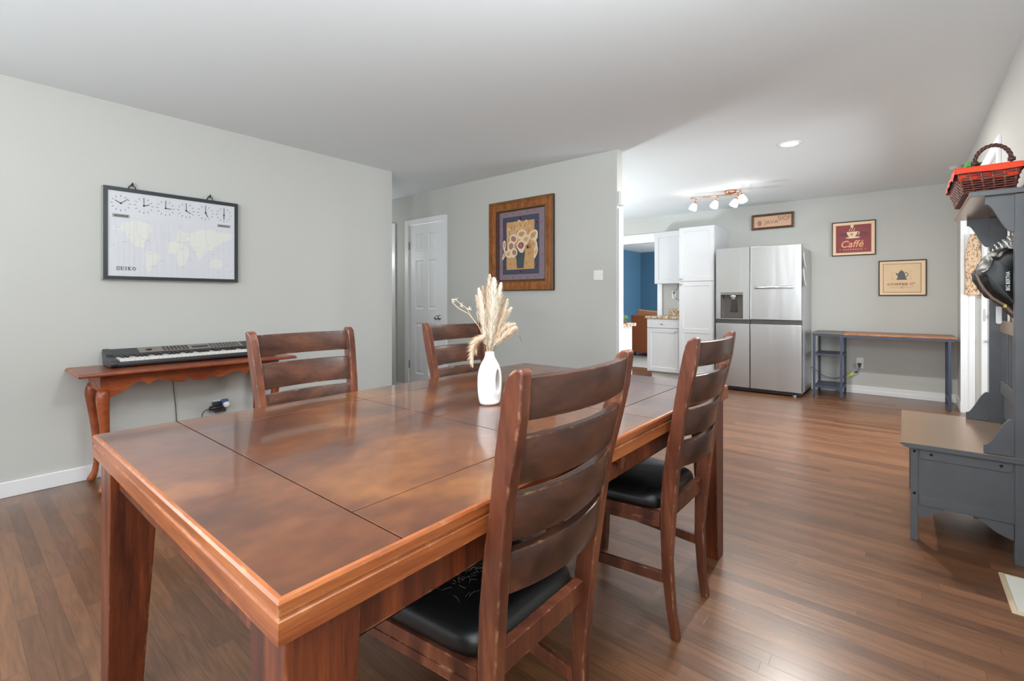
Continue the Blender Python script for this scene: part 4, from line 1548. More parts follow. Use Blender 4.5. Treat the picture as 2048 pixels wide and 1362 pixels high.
def caffe(c, y):
    x0, x1, z0, z1 = -0.702, -0.264, 1.685, 2.105
    rect(c, y - .0003, x0 + .040, x1 - .042, z0 + .036, z1 - .042, 4)
    rect(c, y - .0006, x0 + .044, x1 - .046, z0 + .040, z1 - .046, 1)
    cx, cz = -0.490, 1.945
    rect(c, y - .0012, -0.632, -0.345, 1.936, 1.962, 2)
    # saucer, cup, handle, steam, tag
    ellipse(c, y - .0018, cx + .002, 1.906, 0.072, 0.010, 0, 0.02)
    cup = [(-0.062, 1.976), (0.050, 1.979), (0.046, 1.955), (0.030, 1.925), (0.016, 1.910), (-0.028, 1.909), (-0.043, 1.925), (-0.056, 1.952)]
    c.add([(cx + a, y - .0024, b) for a, b in cup], [tuple(range(8))], 0)
    for k in range(8):
        a0, a1 = -1.7 + k * 0.42, -1.7 + (k + 1) * 0.42
        pa = [(cx + .05 + .021 * math.cos(a) * 1.0, 1.956 + .021 * math.sin(a)) for a in (a0, a1)]
        pb = [(cx + .05 + .013 * math.cos(a) * 1.0, 1.956 + .012 * math.sin(a)) for a in (a1, a0)]
        c.add([(p[0], y - .0024, p[1]) for p in pa + pb], [(0, 1, 2, 3)], 0)
    ellipse(c, y - .003, cx - .010, 1.944, 0.016, 0.016, 3)
    for sx in (-0.028, -0.006, 0.016):
        p = [(cx + sx, 1.984), (cx + sx - .006, 1.996), (cx + sx + .002, 2.008), (cx + sx + .006, 2.02)]
        for a, b in zip(p, p[1:]):
            c.add([(a[0] - .003, y - .0018, a[1]), (a[0] + .003, y - .0018, a[1]), (b[0] + .003, y - .0018, b[1]), (b[0] - .003, y - .0018, b[1])], [(0, 1, 2, 3)], 0)
    ellipse(c, y - .0018, cx - .006, 2.045, 0.017, 0.022, 0)


t, pr, y = poster('framed_print', 'framed red coffee cup print, the higher of the two coffee prints on the back wall', -0.702, -0.264, 1.685, 2.105, 0.010, BLF,
                  [plain('cream_paper', srgb(238, 208, 172), 0.55, var=0.04, scale=10), plain('oxblood_ground', srgb(138, 52, 56), 0.55, var=0.35, scale=9), plain('charcoal_band', srgb(62, 50, 50), 0.6), plain('bean_tan', srgb(186, 150, 104), 0.6), plain('ochre_line', srgb(176, 130, 92), 0.6)], caffe)
text('Caff\u00e9', plain('peach_letters', srgb(240, 172, 128), 0.6), pr, (-0.604, y - .0025, 1.786), (1, 0, 0), (0, 0, 1), 0.225, 0.085, depth=0, shear=0.25, offset=0.012)
text('* ESPRESSO *', plain('pale_letters', srgb(222, 178, 150), 0.6), pr, (-0.625, y - .0025, 1.752), (1, 0, 0), (0, 0, 1), 0.27, 0.018, depth=0, spacing=1.3, offset=0.008)
text('ROASTED', plain('grey_letters', srgb(150, 130, 120), 0.6), pr, (-0.628, y - .0018, 1.943), (1, 0, 0), (0, 0, 1), 0.075, 0.011, depth=0)
text('BEANS', MATS['grey_letters'], pr, (-0.412, y - .0018, 1.944), (1, 0, 0), (0, 0, 1), 0.06, 0.011, depth=0)


def pot(c, y):
    x0, x1, z0, z1 = -0.239, 0.194, 1.190, 1.604
    rect(c, y - .0003, x0 + .040, x1 - .046, z0 + .036, z1 - .040, 2)
    rect(c, y - .0006, x0 + .046, x1 - .052, z0 + .042, z1 - .046, 1)
    cx, cz = -0.028, 1.375
    body = [(-0.046, 0.0), (0.050, 0.0), (0.050, 0.008), (0.042, 0.014), (0.030, 0.075), (0.022, 0.094), (0.006, 0.105), (0.003, 0.116), (-0.003, 0.116), (-0.006, 0.105), (-0.020, 0.094), (-0.028, 0.075), (-0.038, 0.014), (-0.046, 0.008)]
    c.add([(cx + a, y - .0014, cz + b) for a, b in body], [tuple(range(len(body)))], 3)
    sp = [(-0.032, 0.04), (-0.044, 0.06), (-0.058, 0.082), (-0.046, 0.080), (-0.028, 0.07)]
    c.add([(cx + a, y - .0018, cz + b) for a, b in sp], [tuple(range(5))], 3)
    for k in range(8):
        a0, a1 = -1.9 + k * 0.47, -1.9 + (k + 1) * 0.47
        pa = [(cx + .038 + .024 * math.cos(a), cz + .058 + .028 * math.sin(a)) for a in (a0, a1)]
        pb = [(cx + .038 + .017 * math.cos(a), cz + .058 + .020 * math.sin(a)) for a in (a1, a0)]
        c.add([(p[0], y - .0016, p[1]) for p in pa + pb], [(0, 1, 2, 3)], 3)
    # scroll flourishes on both sides
    for s in (-1, 1):
        bx = cx + s * 0.088
        for (ox, oz, r, a0, a1) in ((0, 0.085, .016, 0, 5), (0.004, 0.045, .018, 1.5, 6.2), (-0.012, 0.012, .014, -1, 4.2)):
            k = 12
            for i in range(k):
                t0, t1 = a0 + (a1 - a0) * i / k, a0 + (a1 - a0) * (i + 1) / k
                r0, r1 = r * (1 - .5 * i / k), r * (1 - .5 * (i + 1) / k)
                A = (bx + s * (ox + r0 * math.cos(t0)), cz + oz + r0 * math.sin(t0))
                B = (bx + s * (ox + r1 * math.cos(t1)), cz + oz + r1 * math.sin(t1))
                n = Vector((A[1] - B[1], B[0] - A[0]))
                if n.length:
                    n = n.normalized() * 0.0009
                c.add([(A[0] - n[0], y - .0012, A[1] - n[1]), (A[0] + n[0], y - .0012, A[1] + n[1]), (B[0] + n[0], y - .0012, B[1] + n[1]), (B[0] - n[0], y - .0012, B[1] - n[1])], [(0, 1, 2, 3)], 4)
    ellipse(c, y - .0012, cx + .003, 1.286, 0.016, 0.013, 4)
    ellipse(c, y - .0016, cx + .003, 1.286, 0.012, 0.009, 1)
    ellipse(c, y - .0018, cx + .003, 1.286, 0.006, 0.005, 4)


t, pr, y = poster('framed_print', 'framed cream print with a dark coffee pot, the lower coffee print above the narrow desk', -0.239, 0.194, 1.190, 1.604, 0.010, BLF,
                  [plain('cream_paper', srgb(238, 208, 172), 0.55), plain('parchment', srgb(228, 198, 158), 0.55, var=0.07, scale=9), plain('taupe_line', srgb(150, 118, 88), 0.6), plain('pot_grey', srgb(92, 92, 98), 0.6, var=0.15, scale=30), plain('scroll_tan', srgb(176, 144, 108), 0.6)], pot)
TAN = plain('letter_brown', srgb(158, 106, 84), 0.6)
text('COFFEE', TAN, pr, (-0.158, y - .002, 1.310), (1, 0, 0), (0, 0, 1), 0.19, 0.027, depth=0, offset=0.035)
text('C\u00ba', TAN, pr, (0.046, y - .002, 1.310), (1, 0, 0), (0, 0, 1), 0.046, 0.030, depth=0, offset=0.03)
text('MADE', MATS['scroll_tan'], pr, (-0.134, y - .002, 1.280), (1, 0, 0), (0, 0, 1), 0.075, 0.011, depth=0, spacing=1.3)
text('FRESH', MATS['scroll_tan'], pr, (0.002, y - .002, 1.280), (1, 0, 0), (0, 0, 1), 0.075, 0.011, depth=0, spacing=1.3)

# ------------------------------------------------------------------ switches, sensors, lights on walls and ceiling
o = thing('light_switch', 'white light switch plate on the picture wall near its right end', 'switch', (-2.085, YP, 1.36))
MB().box((-2.133, YP - 0.007, 1.316), (-2.040, YP, 1.404)).build('cover_plate', WPLAST, o, bevel=0.003)
for xx in (-2.108, -2.065):
    MB().hexa([(xx - 0.014, YP - 0.007, 1.332), (xx + 0.014, YP - 0.007, 1.332), (xx + 0.014, YP, 1.332), (xx - 0.014, YP, 1.332)],
              [(xx - 0.014, YP - 0.012, 1.388), (xx + 0.014, YP - 0.012, 1.388), (xx + 0.014, YP, 1.388), (xx - 0.014, YP, 1.388)]).build('rocker', WPLAST, o)
o = MB()
o.prism([(YP + 0.018, 1.962), (YP + 0.086, 1.962), (YP + 0.086, 2.082), (YP + 0.018, 2.082)], -1.908, -1.872, 'x')
tag(o.build('door_chime', WPLAST, bevel=0.006), 'small white box on the end of the picture wall above its white trim', 'sensor')
o = MB()
o.lathe([(0.0, H - 0.034), (0.038, H - 0.034), (0.05, H - 0.026), (0.052, H - 0.004), (0.052, H)], c=(0.385, 6.3, 0), n=24)
tag(o.build('smoke_detector', plain('grey_detector', srgb(190, 190, 188), 0.5)), 'round pale grey smoke detector on the ceiling behind the wicker basket', 'smoke detector')

o = thing('recessed_light', 'round recessed ceiling light glowing white in the kitchen ceiling', 'ceiling light', (-0.735, 4.5, H))
MB().lathe([(0.062, H - 0.001), (0.068, H - 0.006), (0.085, H - 0.005), (0.088, H)], c=(-0.735, 4.5, 0), n=32).build('trim_ring', WHITE, o)
MB().lathe([(0.0, H - 0.004), (0.064, H - 0.004)], c=(-0.735, 4.5, 0), n=32).build('diffuser', glow('recessed_glow', (1, 0.98, 0.95, 1), 9), o)
l = bpy.data.lights.new('recessed_lamp', 'AREA')
l.shape = 'DISK'
l.size = 0.12
l.energy = 38
l.color = (1, 0.96, 0.9)
lo = bpy.data.objects.new('recessed_lamp', l)
lo.location = (-0.735, 4.5, H - 0.012)
COL.objects.link(lo)


def track_light():
    t = thing('track_light', 'copper track light with four lit white glass shades on the kitchen ceiling', 'ceiling light', (-1.59, 5.95, H))
    COP = plain('pale_copper', srgb(196, 150, 122), 0.3, metal=0.85)
    cx, cy = -1.59, 5.98
    MB().lathe([(0.062, H), (0.062, H - 0.03), (0.056, H - 0.034), (0, H - 0.034)], c=(cx, cy, 0), n=28).build('canopy', COP, t)
    b = MB()
    p0, p1 = Vector((-2.02, 5.86, H - 0.055)), Vector((-1.36, 5.86, H - 0.055))
    b.tube([p0, Vector((-1.78, 5.90, H - 0.055)), Vector((-1.59, 5.96, H - 0.05)), Vector((-1.47, 5.92, H - 0.055)), Vector((-1.41, 5.70, H - 0.055))], 0.009, 10)
    b.tube([(cx, cy, H - 0.03), (cx, cy, H - 0.055)], 0.014, 10)
    b.build('bar', COP, t)
    heads = [((-1.955, 5.87), (-0.35, -0.12)), ((-1.715, 5.905), (-0.30, -0.40)), ((-1.50, 5.95), (-0.40, -0.30)), ((-1.425, 5.74), (0.35, -0.25))]
    for hi, ((hx, hy), (dx, dy)) in enumerate(heads):
        top = Vector((hx, hy, H - 0.055))
        d = Vector((dx, dy, -1)).normalized()
        s = MB()
        s.tube([top, top + Vector((0, 0, -0.025)), top + Vector((0, 0, -0.03)) + d * 0.03], [0.007, 0.007, 0.018], 10)
        s.tube([top + Vector((0, 0, -0.03)) + d * 0.028, top + Vector((0, 0, -0.03)) + d * 0.05], [0.02, 0.021], 12)
        head = s.build('lamp_head', COP, t)
        a = top + Vector((0, 0, -0.03)) + d * 0.048
        g = MB()
        g.tube([a, a + d * 0.02, a + d * 0.045, a + d * 0.075], [0.024, 0.034, 0.042, 0.046], 20, caps=True)
        g.build('shade', glow('lit_glass', (1, 0.97, 0.93, 1), 7), head)
        lp = bpy.data.lights.new('track_lamp', 'SPOT')
        lp.energy = 5 if hi == 3 else 2.2
        lp.spot_size = math.radians(150)
        lp.spot_blend = 0.6
        lp.shadow_soft_size = 0.05
        lp.color = (1, 0.95, 0.88)
        lo = bpy.data.objects.new('track_lamp', lp)
        lo.location = a + d * 0.095
        lo.rotation_euler = d.to_track_quat('-Z', 'Y').to_euler()
        COL.objects.link(lo)
    return t


track_light()


# ------------------------------------------------------------------ refrigerator
def fridge():
    t = thing('refrigerator', 'stainless steel side-by-side refrigerator with ice dispenser against the back wall', 'refrigerator', (-1.4, 6.75, 0))
    X0, X1, XM = -1.862, -0.915, -1.463
    YF = 6.345
    b = MB().box((X0 + 0.006, YF + 0.085, 0.035), (X1 - 0.006, 7.12, 1.765))
    b.build('cabinet', plain('grey_fridge_side', srgb(168, 167, 168), 0.38, metal=0.45, var=0.08, scale=3), t, bevel=0.006)
    b = MB().box((X0 + 0.02, YF + 0.05, 0.012), (X1 - 0.02, 7.05, 0.06))
    b.build('base_grille', BLKPL, t)
    for xx in (X0 + 0.08, X1 - 0.08):
        MB().lathe([(0.02, 0.0), (0.02, 0.02)], c=(xx, YF + 0.06, 0), n=12).build('foot', GREYMET, t)
    h = MB().box((X1 - 0.10, YF + 0.02, 1.765), (X1 - 0.012, YF + 0.16, 1.792)).box((X0 + 0.012, YF + 0.02, 1.765), (X0 + 0.10, YF + 0.16, 1.792))
    h.build('hinge_cover', plain('dark_grey_hinge', srgb(96, 96, 96), 0.5), t, bevel=0.004)
    zs = 0.872
    # dispenser door: ring around the recess
    dx0, dx1, dz0, dz1 = -1.806, -1.542, 0.908, 1.236
    d = MB()
    yb = YF + 0.078
    d.box((X0, YF, 0.912 - 0.012), (dx0, yb, 1.792)).box((dx1, YF, 0.9), (XM - 0.004, yb, 1.792)).box((dx0, YF, dz1), (dx1, yb, 1.792)).box((dx0, YF, 0.9), (dx1, yb, dz0 + 0.004))
    door = d.build('door', STEEL, t)
    r = MB()
    r.box((dx0, YF + 0.06, dz0), (dx1, YF + 0.07, dz1)).box((dx0, YF - 0.002, dz0), (dx0 + 0.006, YF + 0.06, dz1)).box((dx1 - 0.006, YF - 0.002, dz0), (dx1, YF + 0.06, dz1)).box((dx0, YF - 0.002, dz0), (dx1, YF + 0.06, dz0 + 0.006))
    r.hexa([(dx0 + .006, YF + 0.02, dz0 + .006), (dx0 + .03, YF + 0.06, dz0 + .006), (dx0 + .006, YF + 0.06, dz0 + .006), (dx0 + .006, YF + 0.04, dz0 + .006)],
           [(dx0 + .006, YF + 0.02, dz1 - .03), (dx0 + .03, YF + 0.06, dz1 - .03), (dx0 + .006, YF + 0.06, dz1 - .03), (dx0 + .006, YF + 0.04, dz1 - .03)])
    r.build('dispenser_recess', plain('dispenser_grey', srgb(92, 88, 84), 0.3, metal=0.5), door)
    MB().box((dx0, YF - 0.004, dz1 - 0.034), (dx1, YF + 0.06, dz1)).build('dispenser_panel', plain('dispenser_strip', srgb(120, 116, 112), 0.3, metal=0.5), door, bevel=0.002)
    n = MB()
    cxn = (dx0 + dx1) / 2 + 0.012
    n.lathe([(0.036, dz1 - 0.035), (0.036, dz1 - 0.055), (0.024, dz1 - 0.062), (0.022, dz1 - 0.085), (0, dz1 - 0.09)], c=(cxn, YF + 0.032, 0), n=18)
    n.build('dispenser_nozzle', GREYMET, door)
    MB().hexa([(cxn - 0.045, YF + 0.048, dz0 + 0.08), (cxn + 0.045, YF + 0.048, dz0 + 0.08), (cxn + 0.045, YF + 0.06, dz0 + 0.08), (cxn - 0.045, YF + 0.06, dz0 + 0.08)],
              [(cxn - 0.03, YF + 0.03, dz0 + 0.23), (cxn + 0.03, YF + 0.03, dz0 + 0.23), (cxn + 0.03, YF + 0.06, dz0 + 0.23), (cxn - 0.03, YF + 0.06, dz0 + 0.23)]).build('dispenser_paddle', plain('paddle_black', srgb(52, 50, 50), 0.3), door, bevel=0.003)
    d = MB().box((XM + 0.004, YF, 0.90), (X1, yb, 1.792))
    door = d.build('door', STEEL, t, bevel=0.005)
    hb = MB()
    hz = 1.292
    hb.tube([(-1.405, YF - 0.03, hz), (-0.995, YF - 0.03, hz)], 0.0165, 14)
    for xx in (-1.395, -1.005):
        hb.tube([(xx, YF, hz), (xx, YF - 0.034, hz)], 0.011, 10)
    hb.build('door_handle', plain('bright_handle', srgb(222, 222, 220), 0.22, metal=0.8), door)
    # small maker's badge: a ring with a stroke
    bd = MB()
    bd.lathe([(0.011, YF - 0.0008), (0.011, YF - 0.0016), (0.0, YF - 0.0016)], c=(-1.04, 0, 1.737), axis='y', n=18)
    bd.box((-1.022, YF - 0.0016, 1.731), (-0.985, YF - 0.0002, 1.742))
    bd.build('badge', plain('badge_silver', srgb(228, 228, 230), 0.3, metal=0.3), door)
    for x0, x1 in ((X0, XM - 0.004), (XM + 0.004, X1)):
        MB().box((x0, YF, 0.055), (x1, yb, 0.845)).build('door', STEEL, t, bevel=0.005)
        MB().box((x0 + 0.002, YF + 0.020, 0.845), (x1 - 0.002, yb, 0.90)).build('handle_pocket', plain('pocket_dark', srgb(82, 80, 78), 0.3, metal=0.6), t)
    MB().box((XM - 0.004, YF + 0.02, 0.055), (XM + 0.004, yb, 1.79)).build('door_gasket', BLKPL, t)
    return t


fridge_root = fridge()
for z0, z1, lab in ((1.515, 1.70, 'curled white paper hanging on the refrigerator side, upper one'), (1.30, 1.50, 'curled white paper hanging on the refrigerator side, lower one')):
    p = MB()
    for (ya, yb_) in ((6.44, 6.52),):
        n = 6
        vs = []
        for i in range(n + 1):
            u = i / n
            z = z1 + (z0 - z1) * u
            vs += [(-0.918 + 0.004 + 0.030 * u * u, ya + 0.01 * (1 - u), z), (-0.917 + 0.010 * u, yb_, z), (-0.915 + 0.010 * u, yb_, z), (-0.915 + 0.005 + 0.030 * u * u, ya + 0.01 * (1 - u), z)]
        fs = []
        for i in range(n):
            for k in range(4):
                k2 = (k + 1) % 4
                fs.append((i * 4 + k, i * 4 + k2, i * 4 + 4 + k2, i * 4 + 4 + k))
        fs += [(0, 1, 2, 3), (n * 4 + 3, n * 4 + 2, n * 4 + 1, n * 4)]
        p.add(vs, fs)
    tag(p.build('paper', plain('note_paper', srgb(222, 222, 218), 0.6)), lab, 'paper', 'papers on the refrigerator side')


# ------------------------------------------------------------------ kitchen cabinets
SH = [(0.006, 0.006), (0.008, 0.006)]


def knob(parent, x, y, z, r=0.014):
    MB().lathe([(0.006, 0), (0.006, -0.012), (r, -0.016), (r * .9, -0.024), (0, -0.027)], c=(x, y, z), axis='y', n=14).build('knob', NICKEL, parent)


def shaker(name, parent, x0, x1, z0, z1, y, rail=0.058, splits=()):
    s = MB()
    pans = []
    zz = [z0] + list(splits) + [z1]
    for a, b in zip(zz, zz[1:]):
        lo = a + (rail if a == z0 else rail / 2)
        hi = b - (rail if b == z1 else rail / 2)
        pans.append((x0 + rail, x1 - rail, lo, hi))
    slab_with_panels(s, x0, x1, z0, z1, y, y + 0.02, pans, SH)
    return s.build(name, CABW, parent)


pc = thing('pantry_cabinet', 'tall white pantry cabinet with two stacked doors left of the refrigerator', 'cabinet', (-2.165, 6.82, 0))
MB().box((-2.398, 6.52, 0.0), (-1.930, YB - 0.004, 2.132)).build('carcass', CABW, pc, bevel=0.002)
dd = shaker('door', pc, -2.394, -1.934, 1.395, 2.128, 6.499)
knob(dd, -2.372, 6.499, 1.425)
dd = shaker('door', pc, -2.394, -1.934, 0.10, 1.388, 6.499, splits=(0.72,))
knob(dd, -2.372, 6.499, 1.352)

bc = thing('base_cabinet', 'white base cabinet with drawer and door left of the tall pantry cabinet', 'cabinet', (-2.64, 6.85, 0))
MB().box((-2.886, 6.57, 0.105), (-2.4, YB - 0.004, 0.872)).build('carcass', CABW, bc, bevel=0.002)
MB().box((-2.84, 6.625, 0), (-2.4, YB - 0.01, 0.105)).build('toe_kick', plain('grey_white_kick', srgb(214, 214, 212), 0.5), bc)
d_ = MB()
slab_with_panels(d_, -2.88, -2.405, 0.742, 0.868, 6.55, 6.57, [], SH)
dr = d_.build('drawer', CABW, bc)
knob(dr, -2.655, 6.55, 0.800)
dd = shaker('door', bc, -2.88, -2.405, 0.118, 0.732, 6.55)
knob(dd, -2.452, 6.55, 0.70)

o = thing('countertop', 'granite countertop with backsplash beside the tall pantry cabinet', 'countertop', (-2.65, 6.85, 0.873))
MB().box((-2.905, 6.525, 0.873), (-2.4, YB - 0.003, 0.905)).build('slab', GRANITE, o, bevel=0.004)
MB().box((-2.79, YB - 0.028, 0.905), (-2.4, YB - 0.003, 1.005)).build('backsplash', GRANITE, o, bevel=0.002)

wc = thing('wall_cabinet', 'white wall cabinet hung above the granite counter left of the pantry', 'cabinet', (-2.66, 7.0, 1.38))
MB().box((-2.905, 6.87, 1.382), (-2.402, YB - 0.004, 2.14)).build('carcass', CABW, wc, bevel=0.002)
shaker('door', wc, -2.895, -2.405, 1.384, 2.128, 6.85)
MB().box((-2.915, 6.845, 2.128), (-2.402, YB - 0.004, 2.15)).build('crown', CABW, wc, bevel=0.004)

o = thing('wall_outlet', 'white outlet with a cord on the wall under the white wall cabinet', 'outlet', (-2.72, YB, 1.2))
MB().box((-2.745, YB - 0.006, 1.16), (-2.675, YB, 1.275)).build('cover_plate', WPLAST, o, bevel=0.002)
MB().box((-2.722, YB - 0.03, 1.235), (-2.698, YB - 0.006, 1.262)).build('plug', plain('grey_plug', srgb(110, 110, 112), 0.5), o, bevel=0.004)
c = MB()
c.tube([(-2.71, YB - 0.028, 1.25), (-2.70, YB - 0.035, 1.19), (-2.66, YB - 0.02, 1.14), (-2.58, YB - 0.012, 1.11), (-2.5, YB - 0.02, 1.07), (-2.45, YB - 0.03, 1.012)], 0.0035, 6)
c.tube([(-2.708, YB - 0.028, 1.26), (-2.66, YB - 0.012, 1.31), (-2.645, YB - 0.012, 1.385)], 0.0035, 6)
c.build('cord', plain('grey_plug', srgb(110, 110, 112)), o)
MB_ = MB()
MB_.hexa([(-2.50, YB - 0.10, 0.905), (-2.455, YB - 0.10, 0.905), (-2.455, YB - 0.07, 0.905), (-2.50, YB - 0.07, 0.905)], [(-2.495, YB - 0.065, 1.17), (-2.45, YB - 0.065, 1.17), (-2.45, YB - 0.04, 1.17), (-2.495, YB - 0.04, 1.17)])
tag(MB_.build('cordless_phone', BLKPL, bevel=0.006), 'slim black handset standing on the granite counter against the pantry', 'phone')

# cabinet run behind the picture wall, only its end is seen
bc = thing('base_cabinet', 'white base cabinet end showing behind the right end of the picture wall', 'cabinet', (-2.6, 4.15, 0))
MB().box((-3.4, YP + 0.104, 0.0), (-2.155, 4.53, 0.872)).build('carcass', CABW, bc, bevel=0.003)
o = MB().box((-3.42, YP + 0.104, 0.873), (-2.125, 4.565, 0.906))
tag(o.build('countertop', GRANITE, bevel=0.004), 'granite countertop end showing behind the right end of the picture wall', 'countertop')

pt = thing('potted_plant', 'small green succulent in a brown pot on the counter behind the picture wall', 'plant', (-2.185, 4.38, 0.906))
MB().lathe([(0.030, 0.906), (0.042, 0.95), (0.044, 0.952), (0.038, 0.952), (0.034, 0.945), (0, 0.945)], c=(-2.185, 4.38, 0), n=20).build('pot', plain('brown_pot', srgb(120, 98, 76), 0.7), pt)
lv = MB()
rnd = random.Random(9)
for i in range(46):
    a = rnd.uniform(0, 2 * PI)
    el = rnd.uniform(0.2, 1.3)
    L = rnd.uniform(0.025, 0.06)
    c0 = Vector((-2.185 + rnd.uniform(-.025, .025), 4.38 + rnd.uniform(-.025, .025), 0.945))
    d = Vector((math.cos(a) * math.cos(el), math.sin(a) * math.cos(el), math.sin(el)))
    lv.tube([c0, c0 + d * L * .5, c0 + d * L], [0.003, 0.0055, 0.001], 6)
lv.build('leaves', plain('succulent_green', srgb(96, 140, 84), 0.5, var=0.25, scale=60), pt)

# den furniture
sf = thing('sofa', 'tan leather sofa seen from its end through the den doorway', 'sofa', (-3.8, 9.3, 0))
LTH = plain('tan_leather', srgb(168, 92, 48), 0.45, var=0.12, scale=4)
LTH2 = plain('light_tan_leather', srgb(198, 136, 96), 0.45, var=0.1, scale=4)
MB().box((-4.30, 8.98, 0.07), (-2.3, 9.12, 0.835)).build('back_panel', LTH, sf, bevel=0.02)
MB().box((-4.30, 9.12, 0.07), (-4.08, 9.95, 0.64)).build('armrest', LTH, sf, bevel=0.05, seg=4)
MB().box((-4.08, 9.12, 0.07), (-2.3, 9.9, 0.44)).build('seat', LTH, sf, bevel=0.04, seg=3)
q = MB()
q.hexa([(-4.22, 9.02, 0.80), (-3.2, 9.02, 0.80), (-3.2, 9.36, 0.5), (-4.22, 9.36, 0.5)], [(-4.18, 9.04, 0.955), (-3.2, 9.04, 0.86), (-3.2, 9.30, 0.82), (-4.18, 9.30, 0.91)])
q.build('back_cushion', LTH2, sf, bevel=0.04, seg=4)
for xx, yy in ((-4.25, 9.05), (-2.4, 9.05), (-4.25, 9.85), (-2.4, 9.85)):
    MB().lathe([(0.022, 0.008), (0.03, 0.072)], c=(xx, yy, 0), n=10).build('foot', BLKPL, sf)
o = MB().box((-4.9, 7.50, 0.0), (-2.2, 10.8, 0.008))
tag(o.build('area_rug', plain('grey_rug', srgb(176, 170, 164), 0.95, var=0.18, scale=25, bump=0.3), bevel=0.003), 'pale grey rug under the tan leather sofa in the den', 'rug')


# ------------------------------------------------------------------ narrow desk with shelves
def desk():
    t = thing('desk', 'narrow metal desk with wood top and open shelves along the back wall', 'desk', (-0.2, 6.85, 0))
    y0, y1, z1 = 6.60, 7.085, 0.758
    DW = wood('desk_oak_wood', [(0.3, srgb(130, 82, 52)), (0.55, srgb(160, 106, 70)), (0.75, srgb(178, 124, 84))], scale=(2, 12, 8), rough=0.4, base=2, fine=0.25)
    MB().box((-0.535, y0 - 0.01, z1 - 0.022), (0.405, y1, z1)).build('desktop', DW, t, bevel=0.002)
    MB().box((-0.845, y0 - 0.01, z1 - 0.020), (-0.538, y1, z1)).build('shelf_top', plain('grey_brown_board', srgb(96, 88, 84), 0.4), t, bevel=0.002)
    fr = MB()
    fr.box((-0.535, y0, z1 - 0.048), (0.40, y0 + 0.02, z1 - 0.022)).box((-0.535, y1 - 0.02, z1 - 0.048), (0.40, y1, z1 - 0.022)).box((-0.84, y0, z1 - 0.040), (-0.535, y0 + 0.02, z1 - 0.020)).box((-0.84, y1 - 0.02, z1 - 0.040), (-0.535, y1, z1 - 0.02))
    fr.box((0.345, y0 + 0.02, 0.10), (0.365, y1 - 0.02, 0.118))
    fr.box((0.345, y0 + 0.02, z1 - 0.048), (0.365, y1 - 0.02, z1 - 0.022))
    fr.build('frame', DARKMETAL, t)
    for xx in (-0.838, -0.572, 0.345):
        for yy in (y0, y1 - 0.024):
            l = MB().box((xx, yy, 0.018), (xx + 0.024, yy + 0.024, z1 - (0.048 if xx > 0 else 0.040)))
            l.lathe([(0.010, 0.0), (0.012, 0.004), (0.012, 0.012), (0.006, 0.018)], c=(xx + .012, yy + .012, 0), n=10)
            l.build('leg', DARKMETAL, t)
    for z in (0.505, 0.125):
        s = MB().box((-0.822, y0 + 0.006, z - 0.018), (-0.560, y1 - 0.006, z))
        s.box((-0.838, y0 + 0.02, z - 0.03), (-0.824, y1 - 0.02, z - 0.004)).box((-0.562, y0 + 0.02, z - 0.03), (-0.548, y1 - 0.02, z - 0.004))
        s.build('shelf', DARKMETAL, t, bevel=0.002)
    return t


desk()
MB_ = MB().box((-0.03, 6.598, 0.716), (0.0, 6.606, 0.724))
o = thing('wall_outlet', 'white outlet on the back wall under the wood desktop', 'outlet', (-0.42, YB, 0.37))
MB().box((-0.458, YB - 0.006, 0.310), (-0.384, YB, 0.436)).build('cover_plate', WPLAST, o, bevel=0.002)
for z in (0.345, 0.40):
    MB().box((-0.438, YB - 0.009, z - 0.018), (-0.404, YB - 0.005, z + 0.018)).build('socket', WPLAST, o, bevel=0.003)
c = MB()
c.tube([(-0.42, YB - 0.03, 0.32), (-0.428, YB - 0.035, 0.285), (-0.455, YB - 0.04, 0.262), (-0.52, YB - 0.04, 0.225), (-0.57, YB - 0.035, 0.19), (-0.66, YB - 0.03, 0.165), (-0.74, YB - 0.03, 0.165), (-0.82, YB - 0.03, 0.20), (-0.89, YB - 0.03, 0.27), (-0.93, YB - 0.025, 0.28)], 0.0045, 8)
o = c.build('power_cord', plain('mid_grey_cord', srgb(112, 110, 110), 0.5), fridge_root)
o['label'] = 'grey power cord with yellow tag'
MB().hexa([(-0.43, YB - 0.045, 0.318), (-0.412, YB - 0.045, 0.318), (-0.412, YB - 0.010, 0.318), (-0.43, YB - 0.010, 0.318)], [(-0.442, YB - 0.045, 0.372), (-0.400, YB - 0.045, 0.372), (-0.400, YB - 0.010, 0.372), (-0.442, YB - 0.010, 0.372)]).build('plug', BLKPL, o, bevel=0.004)
MB().hexa([(-0.545, YB - 0.05, 0.185), (-0.48, YB - 0.05, 0.228), (-0.48, YB - 0.046, 0.228), (-0.545, YB - 0.046, 0.185)], [(-0.545, YB - 0.05, 0.215), (-0.48, YB - 0.05, 0.258), (-0.48, YB - 0.046, 0.258), (-0.545, YB - 0.046, 0.215)]).build('tag', plain('yellow_tag', srgb(214, 214, 70), 0.5), o)
c = MB()
rnd = random.Random(4)
for k in range(5):
    a = k * 1.3
    c.tube([(-0.452, YB - 0.04, 0.262), (-0.452 + 0.018 * math.cos(a), YB - 0.045, 0.262 + 0.012 * math.sin(a))], 0.004, 6)
c.build('cord_tie', BLKPL, o)


